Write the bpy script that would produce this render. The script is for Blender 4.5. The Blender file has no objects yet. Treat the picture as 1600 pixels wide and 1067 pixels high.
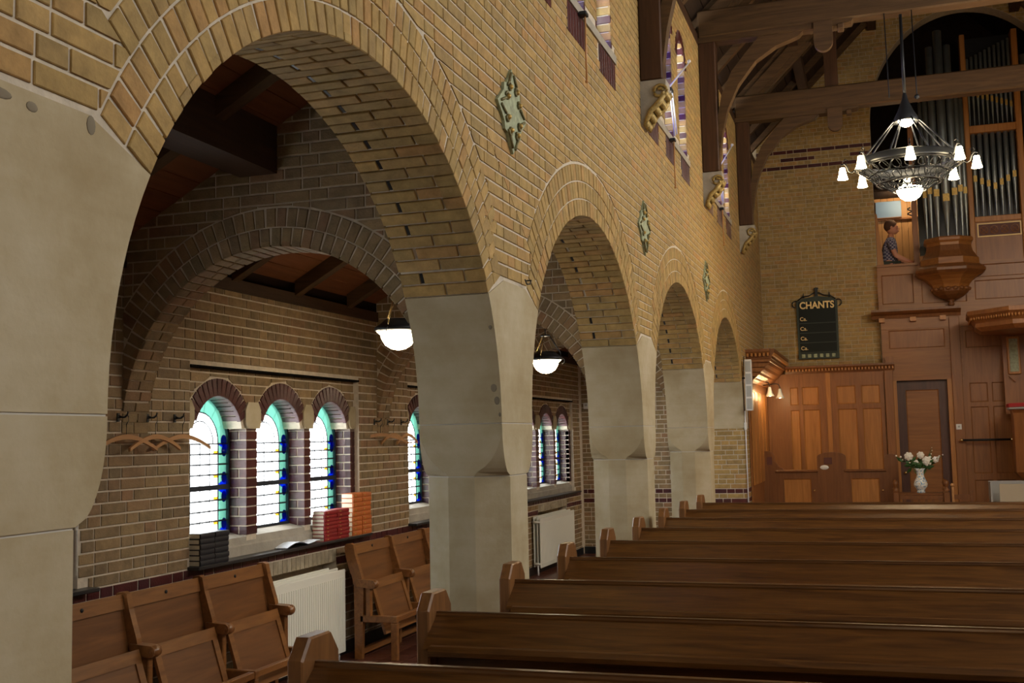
import bpy, bmesh, math, random
from mathutils import Vector, Matrix
random.seed(7)
sc = bpy.context.scene
COL = sc.collection
pi = math.pi
# ------------------------------------------------------------------ camera
cam = bpy.data.objects.new('camera', bpy.data.cameras.new('camera')); COL.objects.link(cam)
CX, CY, CZ = 1.76, 0.0, 1.69
YAW, PITCH, ROLL, FPX = -0.3184, 0.0876, -0.0217, 1726.55
_fw = Vector((math.sin(YAW)*math.cos(PITCH), math.cos(YAW)*math.cos(PITCH), math.sin(PITCH)))
_r = Vector((math.cos(YAW), -math.sin(YAW), 0)); _u = _r.cross(_fw)
_r2 = math.cos(ROLL)*_r + math.sin(ROLL)*_u; _u2 = -math.sin(ROLL)*_r + math.cos(ROLL)*_u
cam.matrix_world = Matrix(((_r2.x, _u2.x, -_fw.x, CX), (_r2.y, _u2.y, -_fw.y, CY), (_r2.z, _u2.z, -_fw.z, CZ), (0, 0, 0, 1)))
cam.data.sensor_width = 36; cam.data.lens = FPX/1600*36; cam.data.clip_end = 200; cam.data.clip_start = .05
sc.camera = cam
# ------------------------------------------------------------------ colour management, world, lights
sc.view_settings.view_transform = 'Standard'; sc.view_settings.look = 'None'
sc.view_settings.exposure = 0.56; sc.view_settings.gamma = 1; sc.view_settings.use_curve_mapping = False
try:
    sc.cycles.use_denoising = True; sc.cycles.max_bounces = 8; sc.cycles.diffuse_bounces = 5
    sc.cycles.transparent_max_bounces = 24; sc.cycles.sample_clamp_indirect = 6
except Exception: pass
w = bpy.data.worlds.new('sky'); sc.world = w; w.use_nodes = True
bg = w.node_tree.nodes['Background']; bg.inputs[0].default_value = (0.96, 0.98, 1.0, 1); bg.inputs[1].default_value = 9.0

def area(name, loc, target, sx, sy, power, color, portal=False):
    L = bpy.data.lights.new(name, 'AREA'); L.shape = 'RECTANGLE'; L.size = sx; L.size_y = sy; L.energy = power; L.color = color
    if portal: L.cycles.is_portal = True
    o = bpy.data.objects.new(name, L); COL.objects.link(o); o.location = loc
    o.rotation_euler = (Vector(target)-Vector(loc)).to_track_quat('-Z', 'Y').to_euler()
    return o
def point(name, loc, power, color, rad=.08):
    L = bpy.data.lights.new(name, 'POINT'); L.energy = power; L.color = color; L.shadow_soft_size = rad
    o = bpy.data.objects.new(name, L); COL.objects.link(o); o.location = loc; return o
WARM = (1.0, 0.72, 0.42); DAY = (0.98, 0.98, 0.94)
S = 3.4354; Y0 = 1.7198
# unseen area lights added as daylight fill; no windows are modelled there
for i, (y, p) in enumerate(((0.6, 28), (4.0, 70), (7.4, 100), (10.8, 100))):
    area('daylight_fill_opposite', (5.9, y, 5.1), (0.0, y+.6, 2.2), 2.2, 1.4, p, (.90, .97, 1.0) if i < 2 else DAY)
area('daylight_fill_west', (3.2, -2.6, 4.2), (1.4, 9, 1.6), 2.6, 2.6, 20, (1.0, 0.90, 0.72))
for (x, y, p) in ((4.3, 5.2, 30), (2.2, 1.4, 18), (4.3, 8.6, 60), (4.4, 12.35, 32), (4.9, 14.2, 38)):
    point('warm_fill_light', (x, y, 4.6), p, WARM, .35)  # unseen warm point lights added as fill, without any fixtures
for k in (-1, 0, 1, 2, 3):                       # sky portals outside the aisle windows
    area('window_portal', (-2.75, 7.25+(k-0)*S - 0, 1.6), (0, 7.25+k*S, 1.6), 2.4, 1.3, 1, (1, 1, 1), True)
for k in (0, 1, 2):
    area('window_portal', (-.6, 7.3+k*S, 5.2), (1, 7.3+k*S, 5.2), 2.4, 1.7, 1, (1, 1, 1), True)
# ------------------------------------------------------------------ materials
def nt(name):
    m = bpy.data.materials.new(name); m.use_nodes = True
    return m, m.node_tree, m.node_tree.nodes['Principled BSDF']
def simple(name, col, rough=.6, metal=0.0, spec=.5, bump=0, bscale=60, var=0.0, vscale=8):
    m, t, b = nt(name); n = t.nodes; l = t.links
    b.inputs['Base Color'].default_value = (*col, 1); b.inputs['Roughness'].default_value = rough
    b.inputs['Metallic'].default_value = metal; b.inputs['Specular IOR Level'].default_value = spec
    if var or bump:
        g = n.new('ShaderNodeNewGeometry')
        if var:
            no = n.new('ShaderNodeTexNoise'); no.inputs['Scale'].default_value = vscale; no.inputs['Detail'].default_value = 5
            l.new(g.outputs['Position'], no.inputs['Vector'])
            r = n.new('ShaderNodeValToRGB'); r.color_ramp.elements[0].position = .3; r.color_ramp.elements[1].position = .7
            r.color_ramp.elements[0].color = (*[c*(1-var) for c in col], 1); r.color_ramp.elements[1].color = (*[min(1, c*(1+var)) for c in col], 1)
            l.new(no.outputs['Fac'], r.inputs[0]); l.new(r.outputs[0], b.inputs['Base Color'])
        if bump:
            nb = n.new('ShaderNodeTexNoise'); nb.inputs['Scale'].default_value = bscale; nb.inputs['Detail'].default_value = 6
            l.new(g.outputs['Position'], nb.inputs['Vector'])
            bu = n.new('ShaderNodeBump'); bu.inputs['Strength'].default_value = bump; bu.inputs['Distance'].default_value = .01
            l.new(nb.outputs['Fac'], bu.inputs['Height']); l.new(bu.outputs[0], b.inputs['Normal'])
    return m
def brickmat(name, cols, rough=.75, spec=.3):
    m, t, b = nt(name); n = t.nodes; l = t.links
    g = n.new('ShaderNodeNewGeometry'); oi = n.new('ShaderNodeObjectInfo')
    add = n.new('ShaderNodeMath'); add.operation = 'ADD'; l.new(g.outputs['Random Per Island'], add.inputs[0]); l.new(oi.outputs['Random'], add.inputs[1])
    fr = n.new('ShaderNodeMath'); fr.operation = 'FRACT'; l.new(add.outputs[0], fr.inputs[0])
    r = n.new('ShaderNodeValToRGB'); cr = r.color_ramp
    cr.elements[0].position = 0; cr.elements[0].color = (*cols[0], 1); cr.elements[1].position = 1; cr.elements[1].color = (*cols[-1], 1)
    for i, c in enumerate(cols[1:-1]):
        e = cr.elements.new((i+1)/(len(cols)-1)); e.color = (*c, 1)
    l.new(fr.outputs[0], r.inputs[0])
    no = n.new('ShaderNodeTexNoise'); no.inputs['Scale'].default_value = 14; no.inputs['Detail'].default_value = 6; no.inputs['Roughness'].default_value = .65
    l.new(g.outputs['Position'], no.inputs['Vector'])
    mr = n.new('ShaderNodeMapRange'); mr.inputs[1].default_value = .3; mr.inputs[2].default_value = .7; mr.inputs[3].default_value = .72; mr.inputs[4].default_value = 1.22
    l.new(no.outputs['Fac'], mr.inputs[0])
    mx = n.new('ShaderNodeVectorMath'); mx.operation = 'SCALE'; l.new(r.outputs[0], mx.inputs[0]); l.new(mr.outputs[0], mx.inputs['Scale'])
    l.new(mx.outputs[0], b.inputs['Base Color'])
    nb = n.new('ShaderNodeTexNoise'); nb.inputs['Scale'].default_value = 90; nb.inputs['Detail'].default_value = 6; l.new(g.outputs['Position'], nb.inputs['Vector'])
    bu = n.new('ShaderNodeBump'); bu.inputs['Strength'].default_value = .35; bu.inputs['Distance'].default_value = .006
    l.new(nb.outputs['Fac'], bu.inputs['Height']); l.new(bu.outputs[0], b.inputs['Normal'])
    b.inputs['Roughness'].default_value = rough; b.inputs['Specular IOR Level'].default_value = spec
    return m
def wood(name, c1, c2, axis=0, rough=.38, spec=.5, scale=3.0, coat=0.0):
    m, t, b = nt(name); n = t.nodes; l = t.links
    g = n.new('ShaderNodeNewGeometry'); oi = n.new('ShaderNodeObjectInfo')
    off = n.new('ShaderNodeVectorMath'); off.operation = 'SCALE'; off.inputs[0].default_value = (7, 5, 9); l.new(oi.outputs['Random'], off.inputs['Scale'])
    ad = n.new('ShaderNodeVectorMath'); ad.operation = 'ADD'; l.new(g.outputs['Position'], ad.inputs[0]); l.new(off.outputs[0], ad.inputs[1])
    sc_ = [scale*7]*3; sc_[axis] = scale*.55
    mp = n.new('ShaderNodeVectorMath'); mp.operation = 'MULTIPLY'; mp.inputs[1].default_value = sc_; l.new(ad.outputs[0], mp.inputs[0])
    no = n.new('ShaderNodeTexNoise'); no.inputs['Scale'].default_value = 1; no.inputs['Detail'].default_value = 7; no.inputs['Roughness'].default_value = .6; no.inputs['Distortion'].default_value = 1.2
    l.new(mp.outputs[0], no.inputs['Vector'])
    r = n.new('ShaderNodeValToRGB'); r.color_ramp.elements[0].position = .28; r.color_ramp.elements[1].position = .72
    r.color_ramp.elements[0].color = (*c1, 1); r.color_ramp.elements[1].color = (*c2, 1)
    l.new(no.outputs['Fac'], r.inputs[0]); l.new(r.outputs[0], b.inputs['Base Color'])
    bu = n.new('ShaderNodeBump'); bu.inputs['Strength'].default_value = .12; bu.inputs['Distance'].default_value = .004
    l.new(no.outputs['Fac'], bu.inputs['Height']); l.new(bu.outputs[0], b.inputs['Normal'])
    b.inputs['Roughness'].default_value = rough; b.inputs['Specular IOR Level'].default_value = spec
    if coat: b.inputs['Coat Weight'].default_value = coat; b.inputs['Coat Roughness'].default_value = .25
    return m
def emis(name, col, strength):
    m = bpy.data.materials.new(name); m.use_nodes = True; t = m.node_tree; t.nodes.remove(t.nodes['Principled BSDF'])
    e = t.nodes.new('ShaderNodeEmission'); e.inputs[0].default_value = (*col, 1); e.inputs[1].default_value = strength
    t.links.new(e.outputs[0], t.nodes['Material Output'].inputs[0]); return m
def glass(name, col, diffuse=.25):
    m = bpy.data.materials.new(name); m.use_nodes = True; t = m.node_tree; t.nodes.remove(t.nodes['Principled BSDF'])
    a = t.nodes.new('ShaderNodeBsdfTransparent'); a.inputs[0].default_value = (*col, 1)
    b = t.nodes.new('ShaderNodeBsdfTranslucent'); b.inputs[0].default_value = (*col, 1)
    g = t.nodes.new('ShaderNodeBsdfGlossy'); g.inputs['Roughness'].default_value = .1
    mx = t.nodes.new('ShaderNodeMixShader'); mx.inputs[0].default_value = diffuse; t.links.new(a.outputs[0], mx.inputs[1]); t.links.new(b.outputs[0], mx.inputs[2])
    m2 = t.nodes.new('ShaderNodeMixShader'); m2.inputs[0].default_value = .05; t.links.new(mx.outputs[0], m2.inputs[1]); t.links.new(g.outputs[0], m2.inputs[2])
    t.links.new(m2.outputs[0], t.nodes['Material Output'].inputs[0]); return m
M = {}
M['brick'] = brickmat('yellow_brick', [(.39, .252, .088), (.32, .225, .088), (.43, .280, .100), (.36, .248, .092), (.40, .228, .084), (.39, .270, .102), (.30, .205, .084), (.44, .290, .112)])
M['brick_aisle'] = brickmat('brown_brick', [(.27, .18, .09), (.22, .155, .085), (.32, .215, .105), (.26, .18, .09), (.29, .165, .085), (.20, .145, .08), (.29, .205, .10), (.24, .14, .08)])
M['red'] = brickmat('red_glazed_brick', [(.075, .014, .013), (.05, .012, .014), (.095, .020, .016), (.06, .015, .020), (.085, .024, .020)], .32, .5)
M['brick_pale'] = brickmat('pale_worn_brick', [(.40, .34, .24), (.34, .28, .19), (.44, .38, .28)])
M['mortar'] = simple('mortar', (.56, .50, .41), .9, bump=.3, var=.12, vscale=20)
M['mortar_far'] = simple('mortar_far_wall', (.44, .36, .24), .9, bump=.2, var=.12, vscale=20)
M['mortar_dark'] = simple('mortar_aisle', (.58, .50, .39), .9, bump=.3, var=.12, vscale=20)
def stonemat():
    m, t, b = nt('sandstone'); n = t.nodes; l = t.links
    g = n.new('ShaderNodeNewGeometry')
    n1 = n.new('ShaderNodeTexNoise'); n1.inputs['Scale'].default_value = 2.4; n1.inputs['Detail'].default_value = 8; n1.inputs['Roughness'].default_value = .62
    l.new(g.outputs['Position'], n1.inputs['Vector'])
    mp = n.new('ShaderNodeVectorMath'); mp.operation = 'MULTIPLY'; mp.inputs[1].default_value = (1.5, 1.5, 22); l.new(g.outputs['Position'], mp.inputs[0])
    n2 = n.new('ShaderNodeTexNoise'); n2.inputs['Scale'].default_value = 1; n2.inputs['Detail'].default_value = 4; l.new(mp.outputs[0], n2.inputs['Vector'])
    ad = n.new('ShaderNodeMath'); ad.operation = 'MULTIPLY_ADD'; ad.inputs[1].default_value = .18; l.new(n2.outputs['Fac'], ad.inputs[0]); l.new(n1.outputs['Fac'], ad.inputs[2])
    r = n.new('ShaderNodeValToRGB'); cr = r.color_ramp; cr.elements[0].position = .36; cr.elements[1].position = .80
    cr.elements[0].color = (.35, .275, .155, 1); cr.elements[1].color = (.52, .46, .335, 1); e = cr.elements.new(.58); e.color = (.435, .365, .235, 1)
    l.new(ad.outputs[0], r.inputs[0]); l.new(r.outputs[0], b.inputs['Base Color']); b.inputs['Roughness'].default_value = .8; b.inputs['Specular IOR Level'].default_value = .25
    nb = n.new('ShaderNodeTexNoise'); nb.inputs['Scale'].default_value = 60; nb.inputs['Detail'].default_value = 6; l.new(g.outputs['Position'], nb.inputs['Vector'])
    bu = n.new('ShaderNodeBump'); bu.inputs['Strength'].default_value = .15; bu.inputs['Distance'].default_value = .006
    l.new(nb.outputs['Fac'], bu.inputs['Height']); l.new(bu.outputs[0], b.inputs['Normal']); return m
M['stone'] = stonemat()
M['stone_grey'] = simple('grey_sill_stone', (.33, .30, .25), .75, bump=.2, var=.15)
M['stain'] = simple('stone_stain', (.20, .17, .12), .85, var=.2)
M['joint'] = simple('stone_joint', (.52, .50, .45), .9)
M['oak'] = wood('pew_oak', (.045, .016, .004), (.150, .060, .0125), 0, .30, .5, 5.0, .12)
M['oak_end'] = wood('pew_end_oak', (.12, .048, .014), (.24, .105, .032), 2, .38, .5, 3.2, .1)
M['seat'] = wood('seat_oak', (.15, .056, .015), (.29, .120, .032), 1, .33, .5, 2.6, .25)
M['seat_dark'] = wood('seat_panel_oak', (.11, .040, .012), (.22, .085, .023), 1, .36, .5, 2.0, .2)
M['panel'] = wood('panelling_oak', (.30, .120, .026), (.47, .205, .050), 2, .42, .4, 2.2, .1)
M['panel_dark'] = wood('panelling_frame_oak', (.19, .072, .020), (.31, .125, .036), 2, .42, .4, 2.2, .1)
M['stall'] = wood('stall_oak', (.13, .048, .014), (.215, .085, .025), 2, .42, .4, 2.2, .1)
M['doorwood'] = wood('door_frame_oak', (.060, .026, .019), (.105, .045, .032), 2, .42, .4, 2.2, .1)
M['panel_h'] = wood('panelling_rail_oak', (.20, .075, .017), (.32, .130, .032), 0, .42, .4, 2.2, .1)
M['pale'] = wood('pale_boards', (.42, .23, .09), (.52, .30, .13), 2, .5, .4, 2.0)
M['timber'] = wood('roof_timber', (.052, .029, .012), (.120, .064, .026), 0, .6, .3, 2.2)
M['timber_y'] = wood('roof_timber_along', (.032, .015, .007), (.07, .032, .014), 1, .6, .3, 2.2)
M['timber_v'] = wood('post_timber', (.036, .016, .007), (.08, .035, .015), 2, .55, .3, 2.2)
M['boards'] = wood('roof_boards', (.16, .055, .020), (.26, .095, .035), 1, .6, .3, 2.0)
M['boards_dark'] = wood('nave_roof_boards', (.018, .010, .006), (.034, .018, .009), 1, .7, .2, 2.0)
M['dark'] = simple('black_tile', (.012, .013, .015), .35)
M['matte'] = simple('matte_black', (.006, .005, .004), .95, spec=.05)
M['shelf'] = simple('dark_shelf', (.02, .02, .022), .35)
M['floor'] = brickmat('red_floor_tile', [(.10, .030, .018), (.075, .022, .015), (.12, .036, .02), (.09, .03, .02)], .35, .5)
M['grout'] = simple('grout', (.06, .045, .04), .9)
M['iron'] = simple('wrought_iron', (.028, .031, .036), .45, .6)
M['steel'] = simple('window_steel', (.030, .040, .055), .4, .3)
M['lead'] = simple('lead_came', (.05, .055, .06), .5, .4)
M['gilt'] = simple('gilt', (.50, .33, .09), .45, .45, var=.25, vscale=40)
M['oldgold'] = simple('old_gold_paint', (.36, .26, .09), .5, .3, var=.4, vscale=50)
M['relief'] = simple('bronze_relief', (.17, .15, .065), .55, .2, var=.4, vscale=40)
M['verdigris'] = simple('green_patina', (.30, .34, .22), .7, var=.3, vscale=30)
M['rad'] = simple('radiator_enamel', (.80, .80, .72), .35)
M['white'] = simple('white_plastic', (.72, .72, .70), .4)
M['grille'] = simple('grey_grille', (.38, .39, .38), .6)
M['whitemetal'] = simple('white_painted_metal', (.75, .76, .80), .35)
M['hanger'] = wood('hanger_wood', (.42, .20, .07), (.55, .29, .12), 1, .4)
M['blackbook'] = simple('black_cloth', (.014, .015, .02), .5)
M['redbook'] = simple('red_cloth', (.26, .012, .016), .5, var=.15)
M['orangebook'] = simple('orange_cloth', (.50, .125, .022), .5, var=.12)
M['pages'] = simple('page_edges', (.72, .66, .52), .8, var=.05, vscale=200)
M['paper'] = simple('paper', (.70, .76, .86), .8)
M['bluepaper'] = simple('pale_blue_sheet', (.18, .31, .52), .6)
M['gclear'] = glass('clear_glass', (.97, .98, .98), .3)
M['gturq'] = glass('turquoise_glass', (.17, .30, .26), .35)
M['gblue'] = glass('blue_glass', (.010, .07, .42), .35)
M['gyellow'] = glass('yellow_glass', (.5, .32, .08), .35)
M['gviolet'] = glass('violet_glass', (.30, .26, .72), .35)
M['lamp'] = emis('lamp_glass', (1.0, .80, .52), 22)
M['bulb'] = emis('tulip_lamp', (1.0, .76, .42), 48)
M['bowl'] = emis('chandelier_bowl', (1.0, .80, .50), 50)
M['pipe'] = simple('organ_pipe_metal', (.24, .27, .27), .42, .8, var=.12, vscale=6)
M['board'] = simple('black_board', (.010, .013, .011), .55, spec=.2)
M['board_green'] = simple('board_frame_green', (.028, .040, .028), .6)
M['goldpaint'] = simple('gold_letter', (.85, .64, .28), .5)
M['brass'] = simple('brass', (.75, .55, .25), .25, .9)
M['enamel'] = simple('enamel_shade', (.62, .66, .64), .35)
M['leaf'] = simple('leaf_green', (.03, .10, .02), .5, var=.4, vscale=60)
M['petal'] = simple('white_petal', (.80, .78, .70), .6)
M['bud'] = simple('pale_bud', (.62, .55, .36), .6)
M['carve'] = simple('carved_pattern', (.10, .03, .02), .6)
M['cushion'] = simple('red_cloth_cushion', (.42, .03, .03), .8)
M['card'] = simple('pale_box_board', (.46, .40, .29), .7)
def vasemat():
    m, t, b = nt('painted_porcelain'); n = t.nodes; l = t.links
    g = n.new('ShaderNodeNewGeometry'); v = n.new('ShaderNodeTexNoise'); v.inputs['Scale'].default_value = 38; v.inputs['Detail'].default_value = 2
    l.new(g.outputs['Position'], v.inputs['Vector']); r = n.new('ShaderNodeValToRGB'); cr = r.color_ramp
    cr.elements[0].position = .40; cr.elements[0].color = (.12, .26, .42, 1); cr.elements[1].position = .48; cr.elements[1].color = (.75, .80, .80, 1)
    e = cr.elements.new(.6); e.color = (.75, .80, .80, 1); e = cr.elements.new(.66); e.color = (.62, .45, .15, 1)
    l.new(v.outputs['Fac'], r.inputs[0]); l.new(r.outputs[0], b.inputs['Base Color']); b.inputs['Roughness'].default_value = .2; return m
M['vase'] = vasemat()
M['skin'] = simple('skin', (.48, .22, .13), .55)
M['hair'] = simple('brown_hair', (.06, .025, .012), .8)
def plaid():
    m, t, b = nt('checked_shirt'); n = t.nodes; l = t.links
    g = n.new('ShaderNodeNewGeometry'); c = n.new('ShaderNodeTexChecker'); c.inputs['Scale'].default_value = 34
    c.inputs['Color1'].default_value = (.045, .04, .09, 1); c.inputs['Color2'].default_value = (.26, .25, .30, 1)
    l.new(g.outputs['Position'], c.inputs['Vector']); l.new(c.outputs['Color'], b.inputs['Base Color']); b.inputs['Roughness'].default_value = .85; return m
M['plaid'] = plaid()
M['trouser'] = simple('dark_trousers', (.03, .04, .03), .85)
# ------------------------------------------------------------------ mesh helpers
class MB:
    def __init__(s): s.v = []; s.f = []; s.m = []; s.sm = []
    def add(s, vs, fs, mi=0, smooth=False):
        o = len(s.v); s.v += [tuple(v) for v in vs]; s.f += [tuple(i+o for i in f) for f in fs]; s.m += [mi]*len(fs); s.sm += [smooth]*len(fs); return s
    def box(s, x0, x1, y0, y1, z0, z1, mi=0, ch=0.0):
        if x0 > x1: x0, x1 = x1, x0
        if y0 > y1: y0, y1 = y1, y0
        if z0 > z1: z0, z1 = z1, z0
        if ch:
            c = min(ch, (x1-x0)*.45, (y1-y0)*.45, (z1-z0)*.45); V = []; ids = {}
            for ix, x in enumerate((x0, x1)):
                for iy, y in enumerate((y0, y1)):
                    for iz, z in enumerate((z0, z1)):
                        sx = 1 if ix == 0 else -1; sy = 1 if iy == 0 else -1; sz = 1 if iz == 0 else -1
                        ids[(ix, iy, iz, 0)] = len(V); V.append((x, y+sy*c, z+sz*c))
                        ids[(ix, iy, iz, 1)] = len(V); V.append((x+sx*c, y, z+sz*c))
                        ids[(ix, iy, iz, 2)] = len(V); V.append((x+sx*c, y+sy*c, z))
            F = []
            for a in range(3):
                b, d = [k for k in range(3) if k != a]
                for s_ in (0, 1):
                    q = []
                    for (p, r) in ((0, 0), (1, 0), (1, 1), (0, 1)):
                        k = [0, 0, 0]; k[a] = s_; k[b] = p; k[d] = r; q.append(ids[(*k, a)])
                    F.append(q)
            for a in range(3):
                b, d = [k for k in range(3) if k != a]
                for p in (0, 1):
                    for r in (0, 1):
                        k0 = [0, 0, 0]; k0[b] = p; k0[d] = r; k1 = list(k0); k1[a] = 1
                        F.append([ids[(*k0, b)], ids[(*k1, b)], ids[(*k1, d)], ids[(*k0, d)]])
            for k in ((i, j, l) for i in (0, 1) for j in (0, 1) for l in (0, 1)): F.append([ids[(*k, 0)], ids[(*k, 1)], ids[(*k, 2)]])
            return s.add(V, F, mi)
        V = [(x0, y0, z0), (x1, y0, z0), (x1, y1, z0), (x0, y1, z0), (x0, y0, z1), (x1, y0, z1), (x1, y1, z1), (x0, y1, z1)]
        return s.add(V, [(0, 3, 2, 1), (4, 5, 6, 7), (0, 1, 5, 4), (1, 2, 6, 5), (2, 3, 7, 6), (3, 0, 4, 7)], mi)
    def prism(s, pts, d, mi=0):
        """closed polygon pts (3D, planar) extruded by vector d"""
        n = len(pts); d = Vector(d); P = [Vector(p) for p in pts]; Q = [p+d for p in P]
        return s.add(P+Q, [tuple(range(n))[::-1], tuple(range(n, 2*n))]+[(i, (i+1) % n, n+(i+1) % n, n+i) for i in range(n)], mi)
    def tube(s, pts, r, seg=8, mi=0, cap=True, r2=None):
        P = [Vector(p) for p in pts]; n = len(P); V = []; F = []
        up = Vector((0, 0, 1))
        for i, p in enumerate(P):
            t = (P[min(i+1, n-1)]-P[max(i-1, 0)]).normalized()
            a = t.cross(up)
            if a.length < .05: a = t.cross(Vector((0, 1, 0)))
            a.normalize(); b = t.cross(a)
            rr = r if r2 is None else r+(r2-r)*i/(n-1)
            if isinstance(r, (list, tuple)): rr = r[i]
            V += [p+rr*(math.cos(2*pi*k/seg)*a+math.sin(2*pi*k/seg)*b) for k in range(seg)]
        for i in range(n-1):
            for k in range(seg): F.append((i*seg+k, i*seg+(k+1) % seg, (i+1)*seg+(k+1) % seg, (i+1)*seg+k))
        if cap: F.append(tuple(range(seg))); F.append(tuple(range((n-1)*seg, n*seg))[::-1])
        return s.add(V, F, mi, seg > 5)
    def lathe(s, prof, c, seg=20, mi=0, a0=0, smooth=True, axis='z'):
        V = []; F = []; n = len(prof)
        for k in range(seg):
            a = a0+2*pi*k/seg
            for (r, z) in prof:
                V.append((c[0]+r*math.cos(a), c[1]+r*math.sin(a), c[2]+z))
        for k in range(seg):
            k2 = (k+1) % seg
            for i in range(n-1): F.append((k*n+i, k2*n+i, k2*n+i+1, k*n+i+1))
        return s.add(V, F, mi, smooth)
    def ball(s, c, r, mi=0, seg=12, rings=8, sc=(1, 1, 1)):
        V = []; F = []
        for i in range(rings+1):
            t = pi*i/rings
            for k in range(seg):
                a = 2*pi*k/seg; V.append((c[0]+sc[0]*r*math.sin(t)*math.cos(a), c[1]+sc[1]*r*math.sin(t)*math.sin(a), c[2]+sc[2]*r*math.cos(t)))
        for i in range(rings):
            for k in range(seg): F.append((i*seg+k, (i+1)*seg+k, (i+1)*seg+(k+1) % seg, i*seg+(k+1) % seg))
        return s.add(V, F, mi, True)
    def build(s, name, mats, parent=None, origin=None):
        me = bpy.data.meshes.new(name)
        o = Vector(origin) if origin is not None else Vector((0, 0, 0))
        me.from_pydata([tuple(Vector(v)-o) for v in s.v], [], s.f)
        if isinstance(mats, str): mats = [mats]
        for m in mats: me.materials.append(M[m])
        me.polygons.foreach_set('material_index', s.m); me.polygons.foreach_set('use_smooth', s.sm)
        bm = bmesh.new(); bm.from_mesh(me); bmesh.ops.recalc_face_normals(bm, faces=bm.faces); bm.to_mesh(me); bm.free()
        me.update()
        ob = bpy.data.objects.new(name, me); COL.objects.link(ob)
        if parent is not None:
            ob.parent = parent; base = world_loc(parent); ob.location = o-base if origin is not None else -base
            ob['_w'] = tuple(o) if origin is not None else (0.0, 0.0, 0.0)
        else: ob.location = o; ob['_w'] = tuple(o)
        return ob
def world_loc(p):
    return Vector(p['_w']) if '_w' in p.keys() else p.location.copy()
def empty(name, loc):
    o = bpy.data.objects.new(name, None); COL.objects.link(o); o.location = loc; o['_w'] = tuple(loc); o.empty_display_size = .1; return o
def tag(o, label=None, cat=None, group=None, kind=None):
    if label: o['label'] = label
    if cat: o['category'] = cat
    if group: o['group'] = group
    if kind: o['kind'] = kind
    return o
def thing(name, loc, label, cat, group=None): return tag(empty(name, loc), label, cat, group)
def struct(name, loc, label=None, cat=None): return tag(empty(name, loc), label, cat, None, 'structure')
def copy_tree(o, parent=None):
    c = o.copy(); COL.objects.link(c)
    if parent is not None: c.parent = parent
    for ch in list(o.children): copy_tree(ch, c)
    return c
def dup(o, delta, label=None):
    c = copy_tree(o); c.location = o.location+Vector(delta); c['_w'] = tuple(Vector(o['_w'])+Vector(delta))
    if label: c['label'] = label
    return c
# ------------------------------------------------------------------ projection helpers (only to choose which bricks are large in view)
def project(p):
    v = Vector(p)-Vector((CX, CY, CZ)); z = v.dot(_fw)
    if z < .1: return None
    return (800+FPX*v.dot(_r2)/z, 533.5-FPX*v.dot(_u2)/z, z)
PY = [Y0+i*S for i in range(-1, 5)]           # pier start y (index 0 is the pier behind the camera)
PIER_B = .501; TW = .441; ZJ, ZB = 1.767, 1.506; ARCH_B = 1.375; AH = (S-PIER_B)/2
def arch_z(y):
    for Y in PY[:-1]:
        c = Y+PIER_B+AH
        if abs(y-c) < AH: return ZJ+ARCH_B*math.sqrt(max(0, 1-((y-c)/AH)**2))
    return -1
def seen_through(p):
    """can the camera see this aisle point through one of the arches"""
    for x in (0, -TW):
        t = (x-CX)/(p[0]-CX); y = CY+t*(p[1]-CY); z = CZ+t*(p[2]-CZ)
        if z > arch_z(y): return False
    return True
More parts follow.
